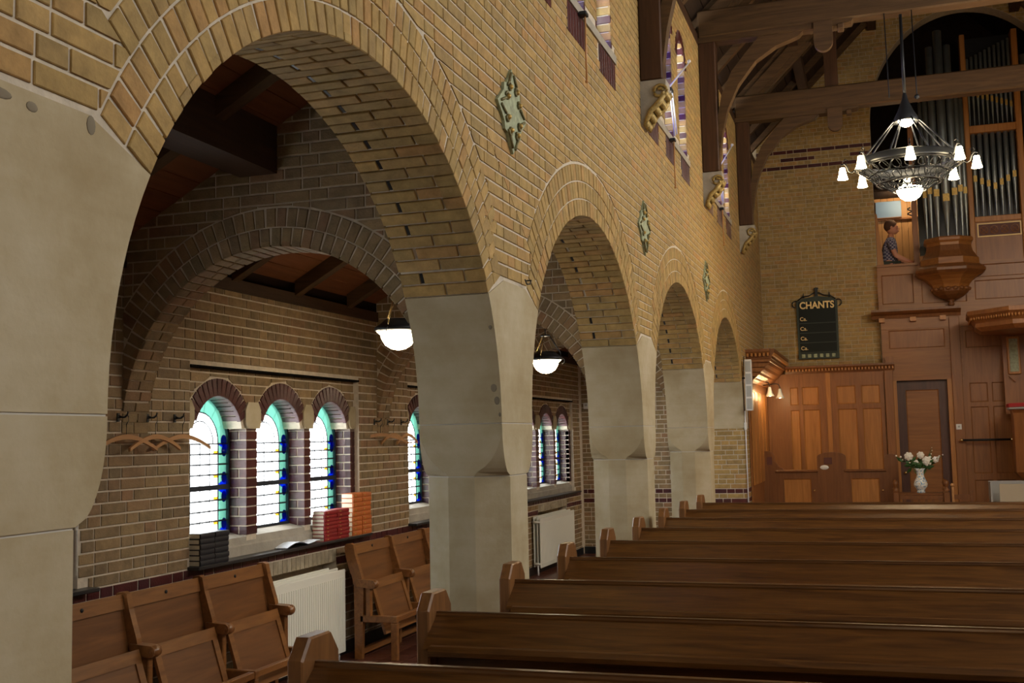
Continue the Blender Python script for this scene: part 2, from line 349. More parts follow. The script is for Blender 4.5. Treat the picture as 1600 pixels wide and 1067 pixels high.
class Bricks:
    cache = {}
    def __init__(s, mats): s.items = []; s.mats = mats
    def box(s, c, eu, ev, en, lu, lv, depth, mi=0):
        """front-face centre c, in-plane axes eu, ev, outward normal en"""
        s.items.append(('b', Vector(c), Vector(eu), Vector(ev), Vector(en), lu, lv, depth, mi, lu*lv))
    def poly(s, pts, en, depth, mi=0):
        c = sum((Vector(p) for p in pts), Vector())/len(pts); A = 0; P = [Vector(p) for p in pts]
        for i in range(1, len(P)-1): A += (P[i]-P[0]).cross(P[i+1]-P[0]).length/2
        if A < 1e-4: return
        s.items.append(('p', c, P, None, Vector(en), 0, 0, depth, mi, A))
    def size(s, it, vis):
        pr = project(it[1])
        if pr is None or not (-20 < pr[0] < 1620 and -20 < pr[1] < 1087): return -1
        d = (Vector((CX, CY, CZ))-it[1]).normalized().dot(it[4])
        if d <= 0: return -1
        if vis and not vis(it[1]): return -1
        return it[9]*FPX*FPX/pr[2]**2*d
    def build(s, owner, limit=295, minpx=60, vis=None):
        sz = [(s.size(it, vis), i) for i, it in enumerate(s.items)]
        top = set(i for a, i in sorted(sz, reverse=True)[:limit] if a > minpx)
        rest = MB(); base = world_loc(owner)
        for i, it in enumerate(s.items):
            kind, c, a, b, n, lu, lv, dep, mi, A = it
            e = .0025
            if i in top:
                if kind == 'b':
                    key = (s.mats[mi], round(lu, 3), round(lv, 3), round(dep, 3))
                    me = Bricks.cache.get(key)
                    if me is None:
                        me = bpy.data.meshes.new('brick')
                        hu, hv = key[1]/2, key[2]/2; d = key[3]
                        me.from_pydata([(-hu, -hv, -d), (hu, -hv, -d), (hu, hv, -d), (-hu, hv, -d), (-hu, -hv, -e), (hu, -hv, -e), (hu, hv, -e), (-hu, hv, -e), (-hu+e, -hv+e, 0), (hu-e, -hv+e, 0), (hu-e, hv-e, 0), (-hu+e, hv-e, 0)], [],
                            [(0, 1, 5, 4), (1, 2, 6, 5), (2, 3, 7, 6), (3, 0, 4, 7), (4, 5, 9, 8), (5, 6, 10, 9), (6, 7, 11, 10), (7, 4, 8, 11), (8, 9, 10, 11)])
                        me.materials.append(M[s.mats[mi]]); me.update(); Bricks.cache[key] = me
                    ob = bpy.data.objects.new('brick', me)
                    nn = a.cross(b)
                    if nn.dot(n) < 0: a = -a; nn = -nn
                    loc = c-base
                    ob.matrix_local = Matrix(((a.x, b.x, nn.x, loc.x), (a.y, b.y, nn.y, loc.y), (a.z, b.z, nn.z, loc.z), (0, 0, 0, 1)))
                    COL.objects.link(ob); ob.parent = owner
                    ob.matrix_basis = Matrix(((a.x, b.x, nn.x, loc.x), (a.y, b.y, nn.y, loc.y), (a.z, b.z, nn.z, loc.z), (0, 0, 0, 1)))
                else:
                    mb = MB(); mb.prism([p for p in a], -n*dep); mb.build('brick', s.mats[mi], owner, origin=c)
            else:
                if kind == 'b':
                    u = a*lu/2; v = b*lv/2; ue = a*(lu/2-e); ve = b*(lv/2-e)
                    V = [c-u-v-n*dep, c+u-v-n*dep, c+u+v-n*dep, c-u+v-n*dep, c-u-v-n*e, c+u-v-n*e, c+u+v-n*e, c-u+v-n*e, c-ue-ve, c+ue-ve, c+ue+ve, c-ue+ve]
                    rest.add(V, [(0, 1, 5, 4), (1, 2, 6, 5), (2, 3, 7, 6), (3, 0, 4, 7), (4, 5, 9, 8), (5, 6, 10, 9), (6, 7, 11, 10), (7, 4, 8, 11), (8, 9, 10, 11)], mi)
                else: rest.prism(a, -n*dep, mi)
        if rest.v: tag(rest.build('brick_field', s.mats, owner), kind='stuff')
CRS = .066; JT = .0105
def clip(poly, p, n):
    """keep the part of 2D poly on the +n side of the line through p"""
    out = []; m = len(poly)
    for i in range(m):
        a = poly[i]; b = poly[(i+1) % m]
        da = (a[0]-p[0])*n[0]+(a[1]-p[1])*n[1]; db = (b[0]-p[0])*n[0]+(b[1]-p[1])*n[1]
        if da >= 0: out.append(a)
        if (da >= 0) != (db >= 0):
            t = da/(da-db); out.append((a[0]+(b[0]-a[0])*t, a[1]+(b[1]-a[1])*t))
    return out
class Ell:
    """elliptical hole (centre, half axes, offset outwards); upper half only, z below spring is a straight side"""
    def __init__(s, cy, cz, a, b, off=0.0, step=0): s.c = (cy, cz); s.a = a; s.b = b; s.off = off; s.step = step
    def pt(s, t, off=None):
        o = s.off if off is None else off
        if s.step and off is None and (t < s.step or t > pi-s.step): o = .228
        ct, st = math.cos(t), math.sin(t); nx, nz = ct*s.b, st*s.a; L = math.hypot(nx, nz)
        return (s.c[0]+s.a*ct+nx/L*o, s.c[1]+s.b*st+nz/L*o), (nx/L, nz/L)
    def near(s, p):
        if not hasattr(s, 'tab'): s.tab = [(*s.pt(pi*i/120), pi*i/120) for i in range(121)]
        best = None
        for q, n, t in s.tab:
            d = (p[0]-q[0])**2+(p[1]-q[1])**2
            if best is None or d < best[0]: best = (d, q, n, t)
        s.t = best[3]
        return best[1], best[2]
    def split(s, poly, c):
        """pieces of a brick lying near the foot of the third ring"""
        s.near(c); t = s.t; left = t > pi/2; ts = (pi-s.step) if left else s.step
        if abs(t-ts) > .22: return None
        q0, n0 = s.pt(ts, 0.0); tg = (n0[1], -n0[0]) if not left else (-n0[1], n0[0])     # points down the arch
        out = []
        def outside(pl, off, tt):
            q, n = s.pt(tt, off+JT*.5); return clip(pl, q, n) if len(pl) > 2 else pl
        low = clip(poly, q0, tg)
        if len(low) > 2: out.append(outside(low, .224, min(t, ts) if not left else max(t, ts)))
        hi = clip(poly, (q0[0]-tg[0]*JT*.5, q0[1]-tg[1]*JT*.5), (-tg[0], -tg[1]))
        if len(hi) > 2: out.append(outside(hi, .336, max(t, ts) if not left else min(t, ts)))
        # the part above the radial plane but outside the ring joins on; keep pieces of useful size
        return [o for o in out if len(o) > 2]
    def far(s, p):
        return abs(p[0]-s.c[0]) > s.a+s.off+.3 or p[1] > s.c[1]+s.b+s.off+.3 or p[1] < s.c[1]-.6
def courses(B, frame, u0, u1, z0, z1, holes=(), rects=(), matf=None, en=None, seedo=0, zbase=0.915, depth=.02, bl=.212, hd=.101):
    """brick courses on a plane; frame(u, z) -> 3D point"""
    rnd = random.Random(seedo)
    eu = (Vector(frame(1, 0))-Vector(frame(0, 0))).normalized()
    k0 = int(math.floor((z0-zbase)/CRS)); k1 = int(math.ceil((z1-zbase)/CRS))
    for k in range(k0, k1):
        za = max(z0, zbase+k*CRS)+JT/2; zb = min(z1, zbase+(k+1)*CRS)-JT/2
        if zb-za < .012: continue
        u = u0 - rnd.choice((0, .055, .11, .16)); i = rnd.randint(0, 3)
        while u < u1:
            ln = bl if (i % 3 != 2 or rnd.random() < .3) else hd
            if k % 2 and i % 2: ln = hd
            ua = max(u, u0)+JT/2; ub = min(u+ln+JT, u1)-JT/2; u += ln+JT; i += 1
            if ub-ua < .02: continue
            segs = [(ua, ub)]
            for (ra, rb, rz0, rz1) in rects:
                if zb > rz0+.004 and za < rz1-.004:
                    ns = []
                    for (a, b) in segs:
                        if b <= ra or a >= rb: ns.append((a, b))
                        else:
                            if a < ra-.02: ns.append((a, ra-JT/2))
                            if b > rb+.02: ns.append((rb+JT/2, b))
                    segs = ns
            for (a, b) in segs:
                mi = matf(k, (a+b)/2) if matf else 0
                poly = [(a, za), (b, za), (b, zb), (a, zb)]; cut = False
                c = ((a+b)/2, (za+zb)/2); drop = False
                pieces = None
                for h in holes:
                    if h.far(c): continue
                    if getattr(h, 'step', 0):
                        pc = h.split(poly, c)
                        if pc is not None:
                            q, n = h.near(c); pieces = pc; continue
                    q, n = h.near(c)
                    ds = [(p[0]-q[0])*n[0]+(p[1]-q[1])*n[1] for p in poly]
                    if min(ds) >= 0: continue
                    if max(ds) <= .004: drop = True; break
                    poly = clip(poly, (q[0]+n[0]*JT/2, q[1]+n[1]*JT/2), n); cut = True
                    if len(poly) < 3: drop = True; break
                if drop: continue
                if pieces is not None:
                    full = (b-a)*(zb-za)
                    def ar(P): return abs(sum(P[i_][0]*P[(i_+1) % len(P)][1]-P[(i_+1) % len(P)][0]*P[i_][1] for i_ in range(len(P))))/2
                    if len(pieces) == 1 and ar(pieces[0]) > .985*full: B.box(frame(*c), eu, (0, 0, 1), en, b-a, zb-za, depth, mi)
                    else:
                        for P in pieces:
                            if ar(P) > 1.5e-4: B.poly([frame(*p_) for p_ in P], en, depth, mi)
                    continue
                if cut: B.poly([frame(*p) for p in poly], en, depth, mi)
                else: B.box(frame(*c), eu, (0, 0, 1), en, b-a, zb-za, depth, mi)
# ================================================================== SETTING
YFAR = 18.7; YEND = 15.69; XA = -2.4; XR = 6.05; YB = -3.2
fl = struct('floor', (1.5, 7, 0))
MB().box(-2.7, XR+.3, YB-.3, YFAR+.8, -.2, -.006).build('floor_bed', 'grout', fl)
mb = MB()
y = 3.0
while y < YEND:
    x = XA+.01
    while x < .05:
        mb.box(x, x+.192, y, y+.192, -.02, 0); x += .2
    y += .2
tag(mb.build('floor_tile_field', 'floor', fl), kind='stuff')
MB().box(.06, XR, YB, YFAR, -.02, .002).build('nave_floor_boards', 'boards', fl)
# ---- arcade wall (nave side at x = 0)
ZTOP = 6.12; CI = .006
wl = struct('wall_left', (0, 7, 2.4), 'long yellow brick nave wall above the round arches')
core = MB()
def strip_wall(mb, x0, x1, ys, zlow, ztop):
    for i in range(len(ys)-1):
        a, b = ys[i], ys[i+1]; za, zb = zlow(a, 1), zlow(b, -1)
        V = [(x0, a, za), (x0, b, zb), (x0, b, ztop), (x0, a, ztop), (x1, a, za), (x1, b, zb), (x1, b, ztop), (x1, a, ztop)]
        mb.add(V, [(0, 1, 2, 3), (7, 6, 5, 4), (0, 4, 5, 1), (3, 2, 6, 7)])
ZSK = 2.39
BAYS = [PY[i]+PIER_B+AH for i in range(0, 5)]       # arch centres
# clerestory openings: three lancets in each bay
LW = .225; CSILL = 4.56
def lancets(i):        # i = bay index into BAYS (1 = the big arch in view ...)
    c = PY[i+1]+PIER_B/2
    base = 10.28+(i-2)*S
    return [base-.80, base, base+.80]
LZ = [5.72-.0, 5.84, 5.72]        # crown heights
LAN = []
for i in (0, 1, 2, 3):
    for j, c in enumerate(lancets(i)):
        LAN.append((c, LZ[j]))
def lan_top(y, c, zc): return zc-LW+math.sqrt(max(0, (LW+.008)**2-(y-c)**2))
ys = set([YB, YFAR])
for c in BAYS[:-0] if False else BAYS[:5]:
    if c > PY[4+1-1]+1: pass
ARCHC = BAYS[:5][:5]
ARCHC = [c for c in ARCHC if c < 15.4]
for c in ARCHC:
    for k in range(61): ys.add(round(c-AH*math.cos(pi*k/60), 5))
ys = sorted(ys)
def zlow(y, side):
    for c in ARCHC:
        if abs(y-c) <= AH+1e-4:
            if (abs(y-c+AH) < 1e-3 and side < 0) or (abs(y-c-AH) < 1e-3 and side > 0): return ZJ
            z = ZJ+(ARCH_B+.012)*math.sqrt(max(0, 1-((y-c)/(AH+.012))**2)); return max(z, ZJ)
    return ZJ
strip_wall(core, -TW+CI, -CI, ys, zlow, CSILL-.03)
# upper wall with lancet openings
ys2 = [YB]
for c, zc in LAN:
    ys2 += [c-(LW+.008)*math.cos(pi*k/12) for k in range(13)]
ys2 += [YFAR]; ys2 = sorted(set(round(v, 5) for v in ys2))
WTH = .17
for i in range(len(ys2)-1):
    a, b = ys2[i], ys2[i+1]; m = (a+b)/2; h = None
    for c, zc in LAN:
        if abs(m-c) < LW+.007: h = (c, zc)
    if h is None: core.box(-WTH, -CI, a, b, CSILL-.03, ZTOP)
    else:
        za, zb = lan_top(a, *h), lan_top(b, *h)
        V = [(-WTH, a, za), (-WTH, b, zb), (-WTH, b, ZTOP), (-WTH, a, ZTOP), (-CI, a, za), (-CI, b, zb), (-CI, b, ZTOP), (-CI, a, ZTOP)]
        core.add(V, [(0, 1, 2, 3), (7, 6, 5, 4), (0, 4, 5, 1), (3, 2, 6, 7)])
# solid end of the wall below the springing
core.box(-TW+CI, -CI, PY[5]+CI, YFAR, 0, ZJ)
core.build('wall_core', 'mortar', wl)
B = Bricks(['brick', 'red'])
fr = lambda u, z: (0, u, z)
RING3 = .60
holes = [Ell(c, ZJ, AH, ARCH_B, .342, RING3) for c in ARCHC]
rects = [(c-LW, c+LW, CSILL-.2, zc+.02) for c, zc in LAN]+[(PY[i]-.0+.03, PY[i]+PIER_B-.03, 0, 2.485) for i in range(5)]
srects = []
for i in (0, 1, 2, 3):
    c = lancets(i)[1]; srects.append((c-1.12, c+1.12, CSILL-.08, CSILL))
courses(B, fr, .9, YFAR, 2.49, ZTOP, holes, rects+srects, lambda k, u: 0, (1, 0, 0), 3)
# below 2.49 between pier top and the ring flanks, and the last solid stretch
courses(B, fr, PY[5]+.01, YFAR, .0, ZJ, [], [], lambda k, u: 1 if k in (-1, -3) else 0, (1, 0, 0), 5, zbase=.94)
courses(B, fr, PY[5]+.55, YFAR, ZJ, 2.49, holes, [], lambda k, u: 0, (1, 0, 0), 6)
# end face of the last pier (facing the camera)
courses(B, lambda u, z: (u, PY[5], z), -TW, 0, 0, ZJ, [], [], lambda k, u: 1 if k in (-1, -3) else 0, (0, -1, 0), 8, zbase=.94)
B.build(wl, 298, 60)
MB().box(-.14, .0, YB, YFAR, ZTOP, ZTOP+.12).box(-TW, -.14, YB, YFAR, CSILL-.05, CSILL-.03).build('wall_plate', 'timber_y', wl)
# ---- arch rings
ORD = ['', 'largest arch ring nearest the camera', 'second arch ring beyond the first full pier', 'third arch ring further down the nave', 'last and smallest looking arch ring beside the loudspeaker']
def ring(i, c, limit):
    st = struct('brick_arch', (0, c, ZJ), ORD[i]) if i else struct('brick_arch', (0, c, ZJ), 'arch ring beside the camera, cut off by the frame')
    B = Bricks(['brick', 'dark'])
    th0 = math.asin((ZSK-ZJ)/ARCH_B)
    rnd = random.Random(40+i)
    def walk(off, thA, thB, pitch):
        """parameter values spaced by arc length on the offset curve"""
        N = 900; P = []; e = Ell(c, ZJ, AH, ARCH_B, off); L = 0; prev = None; tab = []
        for k in range(N+1):
            t = thA+(thB-thA)*k/N; q, n = e.pt(t)
            if prev: L += math.hypot(q[0]-prev[0], q[1]-prev[1])
            tab.append((L, t)); prev = q
        n = max(1, round(L/pitch)); out = []; j = 0
        for k in range(n):
            s_ = (k+.5)*L/n
            while tab[j][0] < s_: j += 1
            out.append(tab[j][1])
        return out, L/n, e
    # innermost ring: bricks run through the soffit
    T, p, e = walk(0.0, th0, pi-th0, .0655)
    for k, t in enumerate(T):
        q, n = e.pt(t); tang = Vector((0, -n[1], n[0])).normalized(); nv = Vector((0, n[0], n[1]))
        h = rnd.uniform(-.003, .003)
        B.box((0+h, q[0]+n[0]*.052, q[1]+n[1]*.052), tang, nv, (1, 0, 0), p-JT*.9, .104, .095)
        # soffit faces
        pieces = [(.0, .101), (.110, .318), (.338, TW)] if k % 2 else [(0, .212), (.221, TW)]
        if k % 2 and rnd.random() < .75: B.box((-.328, q[0]+n[0]*.004, q[1]+n[1]*.004), (1, 0, 0), tang, -nv, .018, p-JT*1.2, .006, 1)  # dark box paints shade into a joint missing its mortar
        for (a, b) in pieces:
            g = rnd.uniform(-.002, .002); a_ = a+.0005 if a == 0 else a
            B.box((-(a_+b)/2, q[0]+n[0]*(0.0+g), q[1]+n[1]*(0.0+g)), (1, 0, 0), tang, -nv, b-a_, p-JT, .03 if a == 0 else .05)
    for ring_i, off in ((1, .113), (2, .226)):
        ta = th0 if ring_i == 1 else RING3
        T, p, e = walk(off+.05, ta, pi-ta, .066)
        for t in T:
            q, n = e.pt(t); tang = Vector((0, -n[1], n[0])).normalized(); nv = Vector((0, n[0], n[1]))
            B.box((rnd.uniform(-.002, .002), q[0]+n[0]*.002, q[1]+n[1]*.002), tang, nv, (1, 0, 0), p-JT, .104, .02)
    B.build(st, limit, 50)
for i, c in enumerate(ARCHC): ring(i, c, (0, 298, 298, 120, 0)[min(i, 4)])
# ---- piers
LAB = ['stone pier beside the camera, outside the frame', 'nearest grey sandstone pier filling the left edge', 'central sandstone pier between the first two full arches', 'sandstone pier third from the camera, smaller', 'fourth sandstone pier close to the end pier', 'stone block on the brick end pier beside the loudspeaker']
def pier(Y, lab):
    st = struct('stone_pier', (-TW/2, Y+PIER_B/2, 0), lab)
    c = Y+PIER_B/2; hb = PIER_B/2; g = .003
    # capital block following the curve of both arches
    zs = [ZJ+g]+[ZJ+(ZSK-ZJ)*k/10 for k in range(1, 11)]
    prof = []
    for z in zs:
        e = AH-AH*math.sqrt(max(0, 1-((z-ZJ)/ARCH_B)**2)); prof.append((hb+e, z))
    left = [(c-h, z) for h, z in prof]+[(c-.175, 2.484)]; right = [(c+.175, 2.484)]+[(c+h, z) for h, z in prof[::-1]]
    MB().prism([(0, y, z) for y, z in left+right], (-TW, 0, 0)).build('capital_block', 'stone', st)
    # cushion: lunette on the face under the arch, rounded cheeks
    m = MB(); V = []; N = 14; h = ZJ-ZB; dy = .112; x0, x1 = -TW-.0, 0.0; xc = -TW/2
    for k in range(N+1):
        t = k/N*.999; z = ZJ-g-t*(h-2*g); w_ = max(.07, (TW/2)*math.sqrt(1-t*t)); kk = dy*(1-math.sqrt(1-t*t))
        ya, yb = c-hb, c+hb
        V.append([(x1, ya+kk, z), (x1, yb-kk, z), (xc+w_, yb, z), (xc-w_, yb, z), (x0, yb-kk, z), (x0, ya+kk, z), (xc-w_, ya, z), (xc+w_, ya, z)])
    vs = [p for r in V for p in r]; fs = []
    for k in range(N):
        for j in range(8): fs.append((k*8+j, k*8+(j+1) % 8, (k+1)*8+(j+1) % 8, (k+1)*8+j))
    fs.append(tuple(range(8))); fs.append(tuple(range(N*8, N*8+8))[::-1])
    m.add(vs, fs); m.build('cushion', 'stone', st)
    m = MB(); q_ = .001; m.prism([(x1-q_, c-hb+dy, 0), (x1-q_, c+hb-dy, 0), (xc+.07, c+hb-q_, 0), (xc-.07, c+hb-q_, 0), (x0+q_, c+hb-dy, 0), (x0+q_, c-hb+dy, 0), (xc-.07, c-hb+q_, 0), (xc+.07, c-hb+q_, 0)], (0, 0, ZB-g)); m.build('shaft', 'stone', st)
    m = MB(); m.box(-TW+.004, -.003, c-hb+.003, c+hb-.003, ZJ-g, ZJ+g); m.prism([(x1-.004, c-hb+dy, ZB-g), (x1-.004, c+hb-dy, ZB-g), (xc+.067, c+hb-.004, ZB-g), (xc-.067, c+hb-.004, ZB-g), (x0+.004, c+hb-dy, ZB-g), (x0+.004, c-hb+dy, ZB-g), (xc-.067, c-hb+.004, ZB-g), (xc+.067, c-hb+.004, ZB-g)], (0, 0, 2*g)); m.build('mortar_joint', 'joint', st)
    return st
piers = []
for i in range(0, 5): piers.append(pier(PY[i], LAB[i]))
p2 = piers[2]
for (dx, z, r) in ((-.012, 2.22, .026), (-.015, 1.98, .034), (-.006, 1.905, .030), (-.004, 1.80, .016)):
    pass
for (y, z, a, b_) in ((1.86, 2.455, .035, .012), (1.955, 2.45, .018, .012), (2.15, 2.46, .016, .024)):
    m = MB(); m.ball((.0005, y, z), 1, 0, 12, 6, (.002, a, b_)); m.build('stone_patch', 'stain', piers[1])
for (x, z, a) in ((-.02, 2.24, .018), (-.035, 1.95, .03), (-.022, 1.885, .028), (-.01, 1.81, .014)):
    e = AH-AH*math.sqrt(max(0, 1-((z-ZJ)/ARCH_B)**2))
    m = MB(); m.ball((x, PY[2]-e+.002, z), 1, 0, 12, 6, (a*.6, .004, a)); m.build('stone_patch', 'stain', p2)
pe = struct('stone_pier', (-TW/2, PY[5], 1.9), LAB[5])
c = PY[5]; zs = [ZJ+(ZSK-ZJ)*k/10 for k in range(11)]
pts = [(0.0, c-(AH-AH*math.sqrt(max(0, 1-((z-ZJ)/ARCH_B)**2))), z) for z in zs]+[(0.0, c+.25, ZSK), (0.0, c+.25, ZJ)]
MB().prism([(.002, p[1]-.002, p[2]) for p in pts], (-TW-.002, 0, 0)).build('capital_block', 'stone', pe)
# ---- aisle outer wall
wa = struct('wall_aisle', (XA, 8, 1.2), 'brown brick aisle wall with recessed window groups')
WB = 6.05                                    # left edge of the window recess of the second bay
WC = [6.44, 7.26, 8.04]; WHW = .34; RW = 2.41
PANX = XA-.045; GX = XA-.19; ZREC = 2.205; ZSILLT = 1.065; ZSH = .93; ZAT = 2.78
bays = [-1, 0, 1, 2]
core = MB()
# mortar core built round the recesses
segs = []; prev = YB
for k in bays:
    a, b = WB+k*S, WB+RW+k*S
    core.box(XA-.26, XA-CI, prev, a, 0, ZAT); prev = b
    core.box(XA-.26, XA-CI, a, b, ZREC, ZAT)
    # below the shelf, with radiator niche
    na, nb = a+.62, a+1.98
    core.box(XA-.26, XA-CI, a, na, 0, ZSH-.02); core.box(XA-.26, XA-CI, nb, b, 0, ZSH-.02)
    core.box(XA-.26, XA-CI, na, nb, .747, ZSH-.02); core.box(XA-.26, XA-.13, na, nb, 0, .747)
core.box(XA-.26, XA-CI, prev, YEND+.3, 0, ZAT)
core.build('wall_core', 'mortar_dark', wa)
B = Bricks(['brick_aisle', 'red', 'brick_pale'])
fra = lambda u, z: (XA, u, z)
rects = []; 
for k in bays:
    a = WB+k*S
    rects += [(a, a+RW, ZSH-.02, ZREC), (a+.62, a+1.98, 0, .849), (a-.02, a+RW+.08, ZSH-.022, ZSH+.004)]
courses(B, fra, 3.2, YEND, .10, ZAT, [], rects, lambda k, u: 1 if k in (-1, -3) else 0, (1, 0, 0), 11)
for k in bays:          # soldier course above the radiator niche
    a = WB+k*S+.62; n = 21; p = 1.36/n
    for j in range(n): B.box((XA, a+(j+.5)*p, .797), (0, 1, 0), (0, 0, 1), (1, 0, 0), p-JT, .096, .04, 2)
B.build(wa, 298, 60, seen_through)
MB().box(XA, XA+.012, YB, YEND, 0, .10).build('plinth_tile_strip', 'dark', wa)
MB().box(XA-.09, XA+.02, YB, YEND, 2.735, 2.82).build('wall_plate', 'timber_y', wa)
# ---- window surrounds and windows
def glass_window(name, c, zb, zt, hw, gx, k, arch_r, clere=False):
    """steel framed leaded window: frame, glazing bar, panes and cames"""
    st = struct(name, (gx, c, zb))
    fr_ = MB(); t = .022
    zs = zt-hw
    outer = [(c-hw, zb), (c+hw, zb)]+[(c+hw*math.cos(pi*i/16), zs+hw*math.sin(pi*i/16)) for i in range(17)]
    hi = hw-t
    inner = [(c-hi, zb+t), (c+hi, zb+t)]+[(c+hi*math.cos(pi*i/16), zs+hi*math.sin(pi*i/16)) for i in range(17)]
    n = len(outer)
    V = [(gx-.02, y, z) for y, z in outer]+[(gx-.02, y, z) for y, z in inner]+[(gx+.02, y, z) for y, z in outer]+[(gx+.02, y, z) for y, z in inner]
    F = []
    for i in range(n):
        j = (i+1) % n
        F += [(i, j, n+j, n+i), (2*n+i, 3*n+i, 3*n+j, 2*n+j), (i, 2*n+i, 2*n+j, j), (n+i, n+j, 3*n+j, 3*n+i)]
    fr_.add(V, F); fr_.build('window_frame', 'steel', st)
    bars = [zb+(zs-zb)*.52] if not clere else [zb+.42]
    zbar = bars[0]
    MB().box(gx-.018, gx+.024, c-hi, c+hi, zbar-.017, zbar+.017).build('glazing_bar', 'steel', st)
    bw = .105 if not clere else .05
    def top(y): return zs+math.sqrt(max(0, hi*hi-(y-c)**2))
    # border strips
    def poly_pane(pts, mat, x=gx, nm='glass_pane'):
        MB().prism([(x-.002, y, z) for y, z in pts], (.004, 0, 0)).build(nm, mat, st)
    cames = MB()
    def came(y0, z0, y1, z1, r=.006): cames.tube([(gx+.004, y0, z0), (gx+.004, y1, z1)], r, 4)
    def sc_(y0, y1, za, zb_, mat):
        poly_pane([(y0, za), (y1, za), (y1, zb_), (y0, zb_)], mat)
    segsz = [(zb+t, zbar-.017), (zbar+.017, zs)]
    for (za, zz) in segsz:
        for s_ in (-1, 1):
            ya = c+s_*hi; yb = c+s_*(hi-bw)
            N = 8
            # scalloped border: turquoise with violet/blue gussets near the ends
            zm = (za+zz)/2
            blue = [(ya, za), (ya, za+.17*(zz-za)), (c+s_*(hi-bw*.98), za+.02), (c+s_*(hi-bw), za)]
            poly_pane([(ya, za), (yb, za), (ya, za+.17*(zz-za))], 'gblue')
            poly_pane([(ya, zz), (yb, zz), (ya, zz-.17*(zz-za))], 'gblue')
            poly_pane([(yb, za), (ya, za+.17*(zz-za)), (ya, zz-.17*(zz-za)), (yb, zz)], 'gturq')
            came(yb, za, yb, zz)
            for zd in (za+.05, zz-.05):
                d = MB(); d.prism([(gx+.005, c+s_*(hi-.036)+.030*math.cos(2*pi*i/12), zd+.038*math.sin(2*pi*i/12)) for i in range(12)], (.004, 0, 0)); d.build('blue_disc', 'gblue', st)
        sc_(c-hi+bw, c+hi-bw, za, zz, 'gclear')
        nn = 3
        for j in range(1, nn+1): came(c-hi, za+(zz-za)*j/(nn+1), c+hi, za+(zz-za)*j/(nn+1), .0065)
        for yy in (-.33, 0, .33): came(c+yy*(hi-bw)*1.6, za, c+yy*(hi-bw)*1.6, zz, .0042)
        for s_ in (-1, 1):
            for zc_ in (za+.06, zz-.06):
                y1 = c+s_*(hi-bw); y0 = y1-s_*.05
                MB().box(gx-.003, gx+.004, min(y0, y1), max(y0, y1), zc_-.012, zc_+.012).build('yellow_pane', 'gyellow', st)
    # arched head
    ang = [pi*i/12 for i in range(13)]; ri = hi-bw
    def arc_piece(a0, a1, r0, r1, mat, nm='glass_pane'):
        A = [a0+(a1-a0)*i/4 for i in range(5)]
        pts = [(c+r1*math.cos(a), zs+r1*math.sin(a)) for a in A]+[(c+r0*math.cos(a), zs+r0*math.sin(a)) for a in A[::-1]]
        poly_pane(pts, mat, gx, nm)
    cols = ['gturq']*7
    for s_ in (-1, 1):
        for zd in (zs+.03, zs-.10): pass
        d = MB(); d.prism([(gx+.005, c+s_*(hi-.040)+.034*math.cos(2*pi*i/12), zs+.02+.042*math.sin(2*pi*i/12)) for i in range(12)], (.004, 0, 0)); d.build('blue_disc', 'gblue', st)
    for j in range(7): arc_piece(pi*j/7, pi*(j+1)/7, ri, hi, cols[j])
    poly_pane([(c+ri*math.cos(a), zs+ri*math.sin(a)) for a in ang], 'gclear')
    for r_ in (ri, ri*.72):
        cames.tube([(gx+.004, c+r_*math.cos(a), zs+r_*math.sin(a)) for a in ang], .005, 4)
    came(c-hi, zs, c+hi, zs)
    for a in ang[1:-1:2]: cames.tube([(gx+.004, c+ri*.72*math.cos(a), zs+ri*.72*math.sin(a)), (gx+.004, c+ri*math.cos(a), zs+ri*math.sin(a))], .003, 4)
    d = MB(); d.prism([(gx+.005, c+.035*math.cos(2*pi*i/12), zs+hi-.042+.038*math.sin(2*pi*i/12)) for i in range(12)], (.004, 0, 0)); d.build('blue_disc', 'gblue', st)
    cames.build('lead_came', 'lead', st)
    return st
wn = 1
POS = {-1: 'window group partly hidden by the nearest pier', 0: 'window group with books on its shelf', 1: 'window group beside the central pier', 2: 'window group at the far end of the aisle'}
